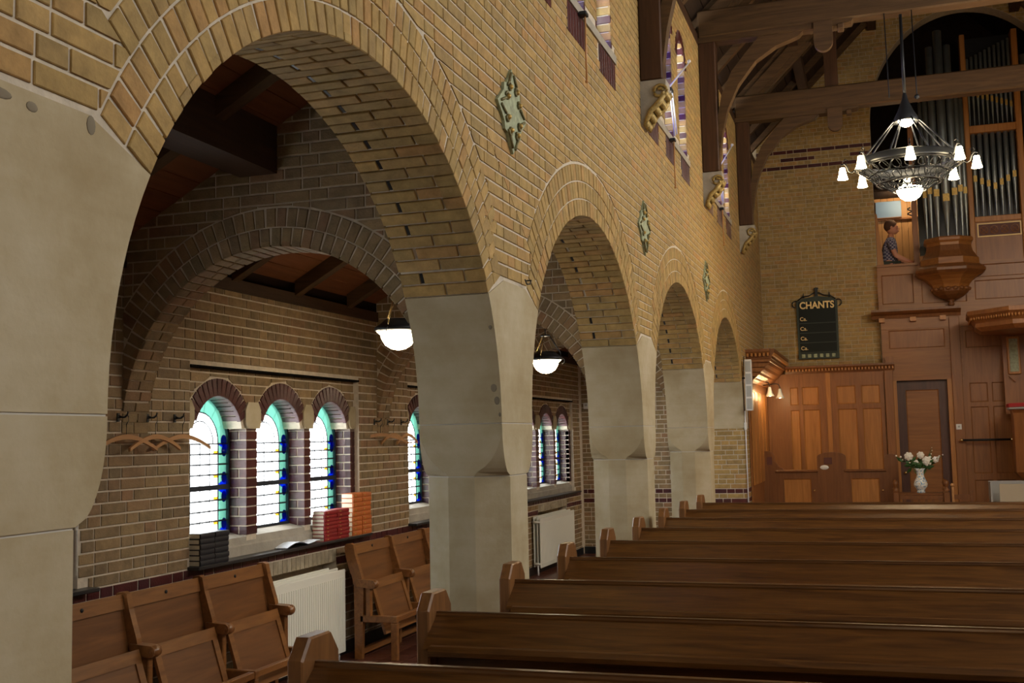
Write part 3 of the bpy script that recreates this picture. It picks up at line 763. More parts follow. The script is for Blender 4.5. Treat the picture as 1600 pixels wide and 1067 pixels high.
for k in bays:
    o = k*S
    su = struct('window_surround', (PANX, 7.25+o, ZSH), 'red brick and stone surround of the '+POS[k])
    a, b = WB+o, WB+RW+o
    # panel core with openings
    core = MB(); R1, R0 = .405, .285; zc = 1.731
    cs = [c+o for c in WC]
    yss = sorted(set([a, b]+[round(c-R0*math.cos(pi*i/16), 5) for c in cs for i in range(17)]))
    for i in range(len(yss)-1):
        p, q = yss[i], yss[i+1]; m_ = (p+q)/2; h = [c for c in cs if abs(m_-c) < R0]
        if h:
            za, zb_ = [zc+math.sqrt(max(0, (R0+.012)**2-(v_-h[0])**2)) for v_ in (p, q)]
            V = [(GX-.03, p, za), (GX-.03, q, zb_), (GX-.03, q, ZREC+.01), (GX-.03, p, ZREC+.01), (PANX-CI, p, za), (PANX-CI, q, zb_), (PANX-CI, q, ZREC+.01), (PANX-CI, p, ZREC+.01)]
            core.add(V, [(0, 1, 2, 3), (7, 6, 5, 4), (0, 4, 5, 1), (3, 2, 6, 7)])
        else: core.box(GX-.03, PANX-CI, p, q, 1.8, ZREC+.01)
    pe_ = [(a, cs[0]-WHW), (cs[0]+WHW, cs[1]-WHW), (cs[1]+WHW, cs[2]-WHW), (cs[2]+WHW, b)]
    for (p, q) in pe_: core.box(GX-.03, PANX-CI, p+CI, q-CI, ZSH, 1.82)
    core.box(XA-.26, GX-.03, a-.02, a+.0, ZSH, ZREC); 
    core.build('surround_core', 'mortar_dark', su)
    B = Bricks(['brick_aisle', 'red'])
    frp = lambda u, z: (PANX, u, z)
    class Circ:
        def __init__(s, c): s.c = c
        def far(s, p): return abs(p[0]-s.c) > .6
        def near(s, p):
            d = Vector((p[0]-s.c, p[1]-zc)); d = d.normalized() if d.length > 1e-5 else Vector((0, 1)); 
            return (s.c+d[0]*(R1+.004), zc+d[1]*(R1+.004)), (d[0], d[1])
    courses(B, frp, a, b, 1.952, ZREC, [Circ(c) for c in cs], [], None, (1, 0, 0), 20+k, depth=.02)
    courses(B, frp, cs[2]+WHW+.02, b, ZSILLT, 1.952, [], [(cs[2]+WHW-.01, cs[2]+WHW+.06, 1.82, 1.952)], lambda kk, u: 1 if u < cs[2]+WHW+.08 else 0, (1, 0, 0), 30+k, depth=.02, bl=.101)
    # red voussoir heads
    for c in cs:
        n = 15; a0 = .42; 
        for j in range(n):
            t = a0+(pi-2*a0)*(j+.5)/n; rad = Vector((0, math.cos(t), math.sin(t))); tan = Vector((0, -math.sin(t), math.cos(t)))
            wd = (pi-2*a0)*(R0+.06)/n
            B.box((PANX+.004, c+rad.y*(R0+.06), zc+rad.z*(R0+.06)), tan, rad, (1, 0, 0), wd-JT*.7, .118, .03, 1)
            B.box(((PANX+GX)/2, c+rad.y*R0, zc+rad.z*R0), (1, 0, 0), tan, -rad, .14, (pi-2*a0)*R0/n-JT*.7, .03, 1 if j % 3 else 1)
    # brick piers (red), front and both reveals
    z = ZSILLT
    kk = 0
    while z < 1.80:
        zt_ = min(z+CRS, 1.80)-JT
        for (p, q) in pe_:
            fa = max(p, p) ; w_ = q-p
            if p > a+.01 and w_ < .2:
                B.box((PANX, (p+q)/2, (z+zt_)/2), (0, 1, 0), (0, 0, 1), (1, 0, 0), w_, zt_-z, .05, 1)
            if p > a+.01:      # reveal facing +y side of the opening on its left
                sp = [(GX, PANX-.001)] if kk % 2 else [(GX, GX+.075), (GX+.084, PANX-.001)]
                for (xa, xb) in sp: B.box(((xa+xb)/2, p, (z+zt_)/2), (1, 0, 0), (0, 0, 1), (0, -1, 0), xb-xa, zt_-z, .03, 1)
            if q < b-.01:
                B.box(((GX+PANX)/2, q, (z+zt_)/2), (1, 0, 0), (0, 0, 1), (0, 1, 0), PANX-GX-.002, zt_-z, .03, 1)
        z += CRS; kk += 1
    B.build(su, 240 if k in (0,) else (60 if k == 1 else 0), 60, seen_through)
    # stone imposts with rounded nose
    for (p, q) in pe_:
        if p < a+.01: p0, q0 = q-.11, q+.04
        elif q > b-.01: p0, q0 = p-.04, p+.10
        else: p0, q0 = p-.03, q+.03
        pts = []
        for i in range(9):
            t = pi/2*i/8; pts.append((p0+.055-.055*math.sin(t) if False else p0+.06*(1-math.cos(pi/2*(1-i/8))), 1.80+.10*(1-math.cos(t)) if False else 1.80+.075*(i/8)))
        L_ = [(p0+.05*(1-math.sin(pi/2*i/6)), 1.80+.07*(1-math.cos(pi/2*i/6))) for i in range(7)]
        R_ = [(q0-.05*(1-math.sin(pi/2*i/6)), 1.80+.07*(1-math.cos(pi/2*i/6))) for i in range(7)]
        poly = L_+[(p0, 1.93), (p0+.035, 1.985), (q0-.035, 1.985), (q0, 1.93)]+R_[::-1]
        MB().prism([(PANX+.014, y, z) for y, z in poly], (GX-PANX-.01, 0, 0)).build('stone_impost', 'stone', su)
    # sloping stone sill and dark shelf
    MB().prism([(PANX+.008, a, ZSH-.0), (PANX+.008, a, ZSILLT-.07), (PANX-.002, a, ZSILLT-.06), (PANX-.012, a, ZSILLT-.012), (GX+.03, a, ZSILLT+.012), (GX-.03, a, ZSILLT+.02), (GX-.03, a, ZSH)], (0, RW, 0)).build('stone_sill', 'stone_grey', su)
    MB().box(PANX-.01, XA+.08, a-.02, b+.08, ZSH-.022, ZSH, ch=.004).build('shelf_board', 'shelf', su)
    MB().box(PANX-.02, XA+.004, a, b, ZREC-.012, ZREC+.004).build('lintel_shadow_strip', 'matte', su)  # matte black strip paints in the shadow under the recess overhang
    # outer brickwork behind the glass line so that daylight enters only through the windows
    oc = MB(); oc.box(XA-.26, GX-.032, a, b, ZSH-.05, ZSILLT+.01); oc.box(XA-.26, GX-.032, a, b, 2.06, ZREC+.05)
    for (p, q) in pe_: oc.box(XA-.26, GX-.032, p, q, ZSILLT, 2.07)
    oc.build('outer_masonry', 'mortar_dark', su)
    for c in cs:
        glass_window('window_%d' % wn, c, ZSILLT+.012, 2.04, WHW+.002, GX-.008, wn, R0); wn += 1
# ---- transverse (diaphragm) arches across the aisle
TCX, TA, TB = (XA-TW)/2, (-TW-XA)/2, 1.02
DY0, DY1 = .225, .465
def roofz(x): return 2.80+.558*(x-XA)
def diaphragm(Y, limit, lab):
    st = struct('transverse_arch', (TCX, Y+DY0, ZJ), lab)
    y0, y1 = Y+DY0, Y+DY1
    core = MB(); xs = [TCX-TA*math.cos(pi*i/48) for i in range(49)]
    for i in range(48):
        a, b = xs[i], xs[i+1]; za, zb_ = [ZJ+(TB+.012)*math.sqrt(max(0, 1-((q-TCX)/(TA+.012))**2)) for q in (a, b)]
        ta, tb = roofz(a)+.12, roofz(b)+.12
        V = [(a, y0+CI, za), (b, y0+CI, zb_), (b, y0+CI, tb), (a, y0+CI, ta), (a, y1-CI, za), (b, y1-CI, zb_), (b, y1-CI, tb), (a, y1-CI, ta)]
        core.add(V, [(0, 1, 2, 3), (7, 6, 5, 4), (0, 4, 5, 1), (3, 2, 6, 7)])
    core.build('wall_core', 'mortar_dark', st)
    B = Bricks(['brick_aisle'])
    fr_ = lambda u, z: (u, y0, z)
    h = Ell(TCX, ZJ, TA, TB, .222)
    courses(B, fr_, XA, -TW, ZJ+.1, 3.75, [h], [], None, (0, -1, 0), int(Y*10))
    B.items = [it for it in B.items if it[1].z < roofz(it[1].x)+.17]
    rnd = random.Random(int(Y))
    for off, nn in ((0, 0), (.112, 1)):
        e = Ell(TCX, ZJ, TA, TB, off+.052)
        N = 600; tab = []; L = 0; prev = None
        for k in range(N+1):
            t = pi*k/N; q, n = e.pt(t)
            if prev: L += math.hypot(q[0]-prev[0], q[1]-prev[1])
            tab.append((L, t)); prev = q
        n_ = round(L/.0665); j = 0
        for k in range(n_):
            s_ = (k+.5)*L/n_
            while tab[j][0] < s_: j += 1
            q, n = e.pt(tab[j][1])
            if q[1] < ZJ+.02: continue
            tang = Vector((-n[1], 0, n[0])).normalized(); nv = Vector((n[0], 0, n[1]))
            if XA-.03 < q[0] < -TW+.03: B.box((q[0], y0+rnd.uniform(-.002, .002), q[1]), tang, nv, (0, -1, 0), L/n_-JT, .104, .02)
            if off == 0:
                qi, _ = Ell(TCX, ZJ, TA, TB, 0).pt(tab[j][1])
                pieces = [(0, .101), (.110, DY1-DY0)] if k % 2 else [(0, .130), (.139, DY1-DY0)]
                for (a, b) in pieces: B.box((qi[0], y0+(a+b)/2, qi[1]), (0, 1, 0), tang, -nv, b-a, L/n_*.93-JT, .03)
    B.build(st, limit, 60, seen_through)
diaphragm(PY[1], 0, 'transverse brick arch beside the nearest pier')
diaphragm(PY[2], 298, 'transverse brick arch seen through the largest arch')
diaphragm(PY[3], 60, 'transverse brick arch behind the second lamp')
diaphragm(PY[4], 0, 'transverse brick arch at the far end of the aisle')
# ---- end wall of the aisle
we = struct('wall_aisle_end', (-1.4, YEND+.3, 1.5))
ye = YEND+.12
MB().box(XA-.26, -TW+.01, ye+CI, ye+.3, 0, 4).build('wall_core', 'mortar_dark', we)
B = Bricks(['brick_aisle', 'red'])
courses(B, lambda u, z: (u, ye, z), XA, -TW, .1, 3.7, [], [], lambda k, u: 1 if k in (-1, -3) else 0, (0, -1, 0), 77, zbase=.93)
B.build(we, 60, 60, seen_through)
MB().box(XA, -TW, ye-.012, ye, 0, .1).build('plinth_tile_strip', 'dark', we)
# ---- aisle ceiling: boards on rafters
ca = struct('ceiling_aisle', (-1.4, 8, 3.3))
n = 15; dx = (-TW-XA)/n
sl = .558
for j in range(n):
    xa, xb = XA+j*dx, XA+(j+1)*dx-.006
    m = MB(); za, zb_ = roofz(xa)+.10, roofz(xb)+.10
    m.prism([(xa, 1.0, za), (xb, 1.0, zb_), (xb, 1.0, zb_+.025), (xa, 1.0, za+.025)], (0, YEND-.7, 0)); m.build('ceiling_board', 'boards' , ca)
m = MB(); m.prism([(XA-.26, YB, roofz(XA-.3)+.135), (-TW+.05, YB, roofz(-TW+.05)+.135), (-TW+.05, YB, roofz(-TW+.05)+.3), (XA-.26, YB, roofz(XA-.3)+.3)], (0, YEND+.6-YB, 0)); m.build('roof_deck', 'boards_dark', ca)
y = 3.05
while y < YEND:
    inside = any(PY[i]+DY0-.1 < y < PY[i]+DY1+.05 for i in range(6))
    if not inside:
        m = MB(); xa, xb = XA+.02, -TW-.01
        m.prism([(xa, y, roofz(xa)-.01), (xb, y, roofz(xb)-.01), (xb, y, roofz(xb)+.10), (xa, y, roofz(xa)+.10)], (0, .085, 0)); m.build('rafter', 'timber', ca)
    y += .86
for i in range(0, 5):       # purlin of each bay, ends built into the cross walls
    ya, yb = PY[i]+DY1-.01, PY[i+1]+DY0+.01
    pu = MB(); pu.box(-1.62, -1.38, ya, yb, 3.20, 3.56)
    o = pu.build('purlin', 'timber_y', ca)
# ================================================================== NAVE ROOF AND TRUSSES
XM = XR/2
def nroof(x): return 6.24+(min(x, XR-x)+.15)*1.0
ce = struct('ceiling', (XM, 8, 8))
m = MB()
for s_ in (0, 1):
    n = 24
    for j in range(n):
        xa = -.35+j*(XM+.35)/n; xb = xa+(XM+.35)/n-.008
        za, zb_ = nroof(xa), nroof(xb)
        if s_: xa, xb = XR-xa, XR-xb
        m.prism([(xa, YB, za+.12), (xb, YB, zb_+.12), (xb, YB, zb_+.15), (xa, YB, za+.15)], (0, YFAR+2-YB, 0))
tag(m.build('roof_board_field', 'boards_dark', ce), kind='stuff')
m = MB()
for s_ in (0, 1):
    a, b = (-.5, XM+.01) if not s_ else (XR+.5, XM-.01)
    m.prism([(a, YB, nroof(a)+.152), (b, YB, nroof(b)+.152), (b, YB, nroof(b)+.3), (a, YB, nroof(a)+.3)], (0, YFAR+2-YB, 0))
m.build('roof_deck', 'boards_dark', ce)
for xx in (.85, 1.95, XR-.85, XR-1.95):
    z = nroof(xx); MB().box(xx-.07, xx+.07, 1, YFAR, z-.08, z+.12).build('purlin', 'timber_y', ce)
y = 1.4
while y < YFAR:
    m = MB(); m.prism([(-.2, y, nroof(-.2)), (XM, y, nroof(XM)), (XM, y, nroof(XM)+.12), (-.2, y, nroof(-.2)+.12)], (0, .09, 0))
    m.build('rafter', 'timber', ce)
    m = MB(); m.prism([(XR+.2, y, nroof(-.2)), (XM, y, nroof(XM)), (XM, y, nroof(XM)+.12), (XR+.2, y, nroof(-.2)+.12)], (0, .09, 0))
    m.build('rafter', 'timber', ce)
    y += .85
TL = ['roof truss nearest the camera with only its wall post in view', 'roof truss whose beam crosses the top of the picture', 'roof truss whose beam crosses in front of the organ']
TY = [8.90, 12.35, 15.78]
def truss(y, lab, allb=True):
    st = struct('roof_truss', (0, y, 4.63), lab)
    y0, y1 = y, y+.2
    for s_ in (0, 1):
        f = (lambda x: x) if not s_ else (lambda x: XR-x)
        MB().box(f(.002), f(.19), y0, y1, 4.64, 6.14, ch=.01).build('wall_post', 'timber_v', st)
        # curved brace
        inner = [(.19, 4.78), (.235, 5.08), (.30, 5.34), (.43, 5.62), (.635, 5.87), (.86, 6.01), (1.11, 6.09), (1.16, 6.14)]
        outer = [(.19, 4.98) , (.19, 5.28), (.24, 5.52), (.36, 5.78), (.53, 5.98), (.68, 6.14)]
        pts = [(f(a), y0+.04, b) for a, b in inner]+[(f(a), y0+.04, b) for a, b in outer[::-1]]
        MB().prism(pts, (0, .12, 0)).build('curved_brace', 'timber', st)
        # bolster with stepped end and pendant
        pts = [(f(0), y0+.01, 6.14), (f(1.58), y0+.01, 6.14), (f(1.60), y0+.01, 6.16), (f(1.68), y0+.01, 6.165), (f(1.70), y0+.01, 6.20), (f(0), y0+.01, 6.20)]
        MB().prism(pts, (0, .18, 0)).build('bolster', 'timber', st)
        pd = [(f(1.28), 6.2), (f(1.275), 6.03)]+[(f(1.376+.1*math.cos(a)), 5.97+.105*math.sin(a)) for a in [pi+pi*i/10 for i in range(11)]]+[(f(1.478), 6.03), (f(1.478), 6.2)]
        MB().prism([(a, y0-.015, b) for a, b in pd], (0, .07, 0)).build('pendant', 'timber', st)
        MB().box(f(1.53), f(1.60), y0-.01, y0+.12, 6.09, 6.16, ch=.01).build('carved_stop', 'timber', st)
        MB().prism([(f(.0), y0+.03, nroof(0)-.2), (f(XM), y0+.03, nroof(XM)-.2), (f(XM), y0+.03, nroof(XM)), (f(0), y0+.03, nroof(0))], (0, .15, 0)).build('principal_rafter', 'timber', st)
        MB().box(f(1.26), f(1.44), y0+.04, y0+.17, 6.5, nroof(1.35)-.15).build('queen_post', 'timber_v', st)
        MB().prism([(f(.25), y0+.05, 6.48), (f(.36), y0+.05, 6.48), (f(1.1), y0+.05, 7.2), (f(1.0), y0+.05, 7.2)], (0, .1, 0)).build('strut', 'timber', st)
    MB().box(0, XR, y0, y1, 6.20, 6.52, ch=.018).build('tie_beam', 'timber', st)
    return st
for y, l_ in zip(TY, TL): truss(y, l_)
CL = ['gilded scroll corbel under the nearest wall post', 'gilded scroll corbel under the second wall post', 'gilded scroll corbel under the wall post by the far corner']
for y, l_ in zip(TY, CL):
    t = struct('wall_corbel', (0, y+.1, 4.3), l_)
    y0, y1 = y-.0, y+.2
    MB().prism([(0, y0, 4.25), (.03, y0, 4.27), (.07, y0, 4.36), (.13, y0, 4.44), (.19, y0, 4.50), (.215, y0, 4.56), (.215, y0, 4.635), (0, y0, 4.635)], (0, .2, 0)).build('corbel_block', 'stone_grey', t)
    m = MB()
    for s_ in (0, 1):
        yy = y0-.008 if s_ == 0 else y1+.008
        m.tube([(.165+.062*math.cos(a)*(1-a/13), yy, 4.53+.062*math.sin(a)*(1-a/13)) for a in [i*.5 for i in range(18)]], .014, 6)
        m.tube([(.20, yy, 4.50), (.15, yy, 4.43), (.09, yy, 4.38), (.055, yy, 4.31), (.03, yy, 4.25)], [.02, .026, .024, .02, .012], 8)
    for j_ in range(5):
        for q in range(3): m.ball((.205-.042*j_, y0+.04+.06*q, 4.515-.058*j_), .032, 0, 8, 6, (.9, 1.0, 1.1))
    m.build('gilt_scroll', 'oldgold', t)
# clerestory: reveals, sills, windows
for i in (0, 1, 2, 3):
    cs = lancets(i); c0 = cs[1]
    su = struct('window_surround', (0, c0, CSILL), ['unseen upper window group beside the camera', 'upper window group nearest the camera', 'upper window group between the first two wall posts', 'upper window group nearest the organ'][i])
    m = MB(); m.prism([(.012, c0-1.12, CSILL-.085), (.012, c0-1.12, CSILL-.02), (-.02, c0-1.12, CSILL), (-.16, c0-1.12, CSILL+.015), (-.16, c0-1.12, CSILL-.085)], (0, 2.24, 0)); m.build('stone_sill', 'stone_grey', su)
    B = Bricks(['red', 'brick'])
    for off in (-.86, 0, .86):      # decorative header patches under the sill
        for j in range(7):
            B.box((.004, c0+off-.21+j*.07, CSILL-.19), (0, 1, 0), (0, 0, 1), (1, 0, 0), .06, .20, .02, 0)
    gx = -.13
    for c, zc in zip(cs, LZ):
        z = CSILL+.01; kk = 0
        while z < zc-LW:
            for s_ in (-1, 1):
                B.box(((gx)/2-.003, c+s_*LW, z+CRS/2), (1, 0, 0), (0, 0, 1), (0, -s_, 0), -gx-.004, CRS-JT, .03, 0 if kk % 3 == 0 else 1)
            z += CRS; kk += 1
        nn = 9
        for j in range(nn):
            t = pi*(j+.5)/nn; rad = Vector((0, math.cos(t), math.sin(t))); tan = Vector((0, -math.sin(t), math.cos(t)))
            B.box((.003, c+rad.y*(LW+.055), zc-LW+rad.z*(LW+.055)), tan, rad, (1, 0, 0), pi*(LW+.055)/nn-JT, .108, .02, 0)
            B.box((gx/2, c+rad.y*LW, zc-LW+rad.z*LW), (1, 0, 0), tan, -rad, -gx, pi*LW/nn-JT, .03, j % 2)
        if i: 
            st = struct('window_%d' % wn, (gx, c, CSILL)); wn += 1
            hi = LW
            m = MB(); zs = zc-LW
            out = [(c-hi, CSILL), (c+hi, CSILL)]+[(c+hi*math.cos(pi*q/12), zs+hi*math.sin(pi*q/12)) for q in range(13)]
            inn = [(c-hi+.02, CSILL+.02), (c+hi-.02, CSILL+.02)]+[(c+(hi-.02)*math.cos(pi*q/12), zs+(hi-.02)*math.sin(pi*q/12)) for q in range(13)]
            n = len(out); V = [(gx-.015, *p) for p in out]+[(gx-.015, *p) for p in inn]+[(gx+.015, *p) for p in out]+[(gx+.015, *p) for p in inn]; F = []
            for a in range(n):
                b = (a+1) % n; F += [(a, b, n+b, n+a), (2*n+a, 3*n+a, 3*n+b, 2*n+b), (n+a, n+b, 3*n+b, 3*n+a)]
            m.add(V, F); m.build('window_frame', 'steel', st)
            zz = [CSILL+.02, CSILL+.16, CSILL+.40, CSILL+.56, CSILL+.80, zs]
            mats = ['gviolet', 'gclear', 'gviolet', 'gblue', 'gviolet']
            for a in range(5):
                MB().box(gx-.002, gx+.002, c-hi+.02, c-hi+.06, zz[a], zz[a+1]).build('glass_pane', ['gblue', 'gturq', 'gviolet', 'gturq', 'gblue'][a], st)
                MB().box(gx-.002, gx+.002, c+hi-.06, c+hi-.02, zz[a], zz[a+1]).build('glass_pane', ['gblue', 'gturq', 'gviolet', 'gturq', 'gblue'][a], st)
                MB().box(gx-.002, gx+.002, c-hi+.06, c+hi-.06, zz[a], zz[a+1]).build('glass_pane', mats[a], st)
                MB().box(gx-.006, gx+.008, c-hi+.02, c+hi-.02, zz[a+1]-.005, zz[a+1]+.005).build('lead_came', 'lead', st)
            MB().prism([(gx-.002, c+(hi-.02)*math.cos(pi*q/12), zs+(hi-.02)*math.sin(pi*q/12)) for q in range(13)], (.004, 0, 0)).build('glass_pane', 'gclear', st)
    B.build(su, 40 if i in (1, 2) else 0, 60)
# ================================================================== FAR WALL
wf = struct('wall_far', (1, YFAR, 4))
OC, OA, OB, OZ = 3.3, 1.45, 1.75, 6.72; GZ = 3.60
core = MB(); xs = sorted([OC-OA*math.cos(pi*i/40) for i in range(41)]+[-.6, XR+.3])
for i in range(len(xs)-1):
    a, b = xs[i], xs[i+1]
    if b <= OC-OA+1e-6 or a >= OC+OA-1e-6: core.box(a, b, YFAR+CI, YFAR+.3, 0, 9.8)
    else:
        za, zb_ = [OZ+OB*math.sqrt(max(0, 1-((t-OC)/OA)**2)) for t in (a, b)]
        V = [(a, YFAR+CI, za), (b, YFAR+CI, zb_), (b, YFAR+CI, 9.8), (a, YFAR+CI, 9.8), (a, YFAR+.3, za), (b, YFAR+.3, zb_), (b, YFAR+.3, 9.8), (a, YFAR+.3, 9.8)]
        core.add(V, [(0, 1, 2, 3), (7, 6, 5, 4), (0, 4, 5, 1), (3, 2, 6, 7)]); core.box(a, b, YFAR+CI, YFAR+.3, 0, GZ)
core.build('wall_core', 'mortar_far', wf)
B = Bricks(['brick', 'red'])
k1 = int(round((6.33-.893)/CRS))
def bandf(k, u):
    if k in (k1, k1-4): return 1
    if k == k1-2 and int(u/.11) % 2 == 0: return 1
    return 0
courses(B, lambda u, z: (u, YFAR, z), 0, XR, 2.6, 9.3, [Ell(OC, OZ, OA, OB, .0)], [(OC-OA-.0, OC+OA+.0, 0, OZ)], bandf, (0, -1, 0), 91, bl=.212)
B.items = [it for it in B.items if it[1].z < nroof(it[1].x)+.2]
B.build(wf, 0)
# room behind the opening (organ loft)
lo = struct('wall_organ_loft', (3.1, 20, 5))
MB().box(1.2, 5.2, 20.6, 20.7, 3.0, 9.2).box(1.2, 1.3, YFAR+.3, 20.7, 3, 9.2).box(5.1, 5.2, YFAR+.3, 20.7, 3, 9.2).box(1.2, 5.2, YFAR+.3, 20.7, 9.1, 9.2).build('loft_shell', 'boards_dark', lo)
MB().box(1.2, 5.2, YFAR+.28, 20.7, 3.9, 3.96).build('loft_floor', 'boards', lo)
for j in range(9):
    MB().box(1.86+j*.105, 1.86+j*.105+.10, 19.62, 19.64, 3.96, 5.62).build('back_board', 'pale', lo)
MB().box(1.85, 2.80, 19.55, 19.60, 5.235, 5.262).build('picture_rail', 'panel_h', lo)
# right wall, back wall
wr = struct('wall_right', (XR, 7, 4)); MB().box(XR, XR+.3, YB, YFAR+.3, 0, 6.4).build('wall_core', 'mortar', wr)
B = Bricks(['brick']); courses(B, lambda u, z: (XR-.008, u, z), 6, YFAR, .1, 6.2, [], [], None, (-1, 0, 0), 92, bl=.212); B.build(wr, 0)
wb = struct('wall_back', (2, YB, 4)); MB().box(-2.9, XR+.3, YB-.3, YB, 0, 9.6).build('wall_core', 'mortar', wb)
# ------------------------------------------------------------------ panelling
def frame_panels(st, x0, x1, z0, z1, y, rects, dep=.03, fm='panel_dark', pm='panel', rec=.016, name='panel'):
    xs = sorted(set([x0, x1]+[r[0] for r in rects]+[r[1] for r in rects])); zs = sorted(set([z0, z1]+[r[2] for r in rects]+[r[3] for r in rects]))
    m = MB()
    for i in range(len(xs)-1):
        run = None
        for j in range(len(zs)-1):
            cx_, cz_ = (xs[i]+xs[i+1])/2, (zs[j]+zs[j+1])/2
            inn = any(r[0] < cx_ < r[1] and r[2] < cz_ < r[3] for r in rects)
            if not inn: m.box(xs[i], xs[i+1], y, y+dep, zs[j], zs[j+1])
    m.build('panel_frame', fm, st)
    for r in rects:
        p = MB(); a, b, c, d = r; y2 = y+rec; g = .014
        V = [(a, y, c), (b, y, c), (b, y, d), (a, y, d), (a+g, y2, c+g), (b-g, y2, c+g), (b-g, y2, d-g), (a+g, y2, d-g)]
        p.add(V, [(0, 1, 5, 4), (1, 2, 6, 5), (2, 3, 7, 6), (3, 0, 4, 7), (4, 5, 6, 7)])
        p.box(a-.005, b+.005, y+dep-.002, y+dep+.006, c-.005, d+.005)
        p.build(name, pm, st)
YP = 18.56
wp = struct('wall_panelling', (1, YP, 1.3), 'oak panelling with tall panels under the hymn board')
frame_panels(wp, .04, 1.86, 0, 2.64, YP, [(.40, .53, 2.13, 2.42), (.59, .85, 2.13, 2.42), (.40, .54, 1.0, 2.05), (.60, .86, 1.0, 2.05), (1.13, 1.42, 2.13, 2.42), (1.51, 1.79, 2.13, 2.42), (1.14, 1.43, 1.0, 2.05), (1.52, 1.80, 1.0, 2.05), (.40, 1.0, .1, .9), (1.1, 1.8, .1, .9)], rec=.018)
MB().box(.97, 1.04, YP-.012, YP+.01, 0, 2.64).build('cover_strip', 'panel', wp)
# cornice with dentils
def cornice(st, pts, z0, z1, out, dent=True):
    """pts: polyline in plan (x, y) ; profile projects to the left-hand normal"""
    for i in range(len(pts)-1):
        a, b = Vector((*pts[i], 0)), Vector((*pts[i+1], 0)); d = (b-a).normalized(); n = Vector((d.y, -d.x, 0))
        prof = [(0, z0), (out*.25, z0), (out*.35, z0+(z1-z0)*.35), (out*.75, z0+(z1-z0)*.55), (out, z0+(z1-z0)*.75), (out, z1), (0, z1)]
        MB().prism([a+n*p+Vector((0, 0, z)) for p, z in prof], b-a).build('cornice_moulding', 'stall', st)
        if dent:
            L = (b-a).length; k = int(L/.05); m = MB()
            for j in range(k):
                c = a+d*(j+.5)*L/k+n*out*.42
                e = Vector((0, 0, z0+(z1-z0)*.42)); h = (z1-z0)*.16
                u = d*.013; v = n*.034
                m.add([c-u-v+e-Vector((0, 0, h)), c+u-v+e-Vector((0, 0, h)), c+u+v+e-Vector((0, 0, h)), c-u+v+e-Vector((0, 0, h)), c-u-v+e+Vector((0, 0, h)), c+u-v+e+Vector((0, 0, h)), c+u+v+e+Vector((0, 0, h)), c-u+v+e+Vector((0, 0, h))],
                      [(0, 3, 2, 1), (4, 5, 6, 7), (0, 1, 5, 4), (1, 2, 6, 5), (2, 3, 7, 6), (3, 0, 4, 7)])
            m.build('dentil_row', 'panel', st)
cornice(wp, [(.34, YP), (2.03, YP)], 2.64, 2.76, .10)
MB().box(1.90, 2.02, YP-.06, YP+.03, 2.76, 2.86).build('plinth_block', 'panel_dark', wp)
# canopy over the left-hand seats
lp = struct('wall_panelling', (.04, 17, 1.3), 'glowing oak panelling on the left wall beneath the canopy')
m = MB(); m.box(.005, .03, 15.98, YP, 0, 2.62); m.build('backing_board', 'panel_dark', lp)
for j in range(5):
    ya = 16.04+j*.50
    MB().box(.03, .045, ya, ya+.42, .95, 2.30, ch=.006).build('panel', 'panel', lp)
MB().box(.0, .34, 15.98, YP, 2.70, 2.86).build('canopy_slab', 'panel_dark', lp)
cornice(lp, [(.0, 15.98), (.34, 15.98), (.34, YP)], 2.74, 2.88, .06)
for k_, (a, z) in enumerate(((.30, 2.66), (.24, 2.59), (.17, 2.52), (.10, 2.46))):
    m = MB(); m.prism([(0, 16.02, z-.04), (a-.05, 16.02, z-.04), (a, 16.02, z+.0), (a+.02, 16.02, z+.04), (0, 16.02, z+.04)], (0, YP-16.02, 0)); m.build('cove_moulding', 'panel_dark', lp)
# door bay
dp = struct('wall_panelling', (2.4, YP, 1.8), 'oak door surround and panels under the organ gallery')
MB().box(1.87, 2.0, YP-.05, YP+.03, 0, 2.64, ch=.006).build('pilaster', 'panel_dark', dp)
MB().box(2.87, 3.02, YP-.05, YP+.03, 0, 3.44, ch=.006).build('pilaster', 'panel_dark', dp)
frame_panels(dp, 1.86, 3.05, 2.47, 3.44, YP, [(1.97, 2.80, 2.98, 3.27)], pm='panel_dark', fm='panel_h')
MB().box(1.86, 4.4, YP-.02, YP+.02, 3.29, 3.46).build('frieze_board', 'panel_h', dp)
MB().box(2.0, 2.05, YP-.02, YP+.12, 0, 2.47).box(2.80, 2.87, YP-.02, YP+.12, 0, 2.47).build('door_frame', 'panel', dp)
frame_panels(dp, 3.02, 4.4, 0, 3.30, YP+.01, [(3.10, 3.62, 2.95, 3.22), (3.12, 3.38, 2.10, 2.40), (3.44, 3.70, 2.10, 2.40), (3.12, 3.38, 1.0, 2.03), (3.44, 3.70, 1.0, 2.03), (3.12, 3.38, .2, .9), (3.44, 3.70, .2, .9)], pm='panel_dark')
do = struct('door_1', (2.43, YP+.08, 0))
frame_panels(do, 2.05, 2.80, 0, 2.47, YP+.09, [(2.18, 2.67, .15, 2.32)], pm='panel_h', fm='doorwood', dep=.03)
m = MB(); m.ball((2.12, YP+.06, 1.02), .025); m.tube([(2.12, YP+.06, 1.02), (2.12, YP+.09, 1.02)], .008, 8); m.build('door_handle', 'brass', do)
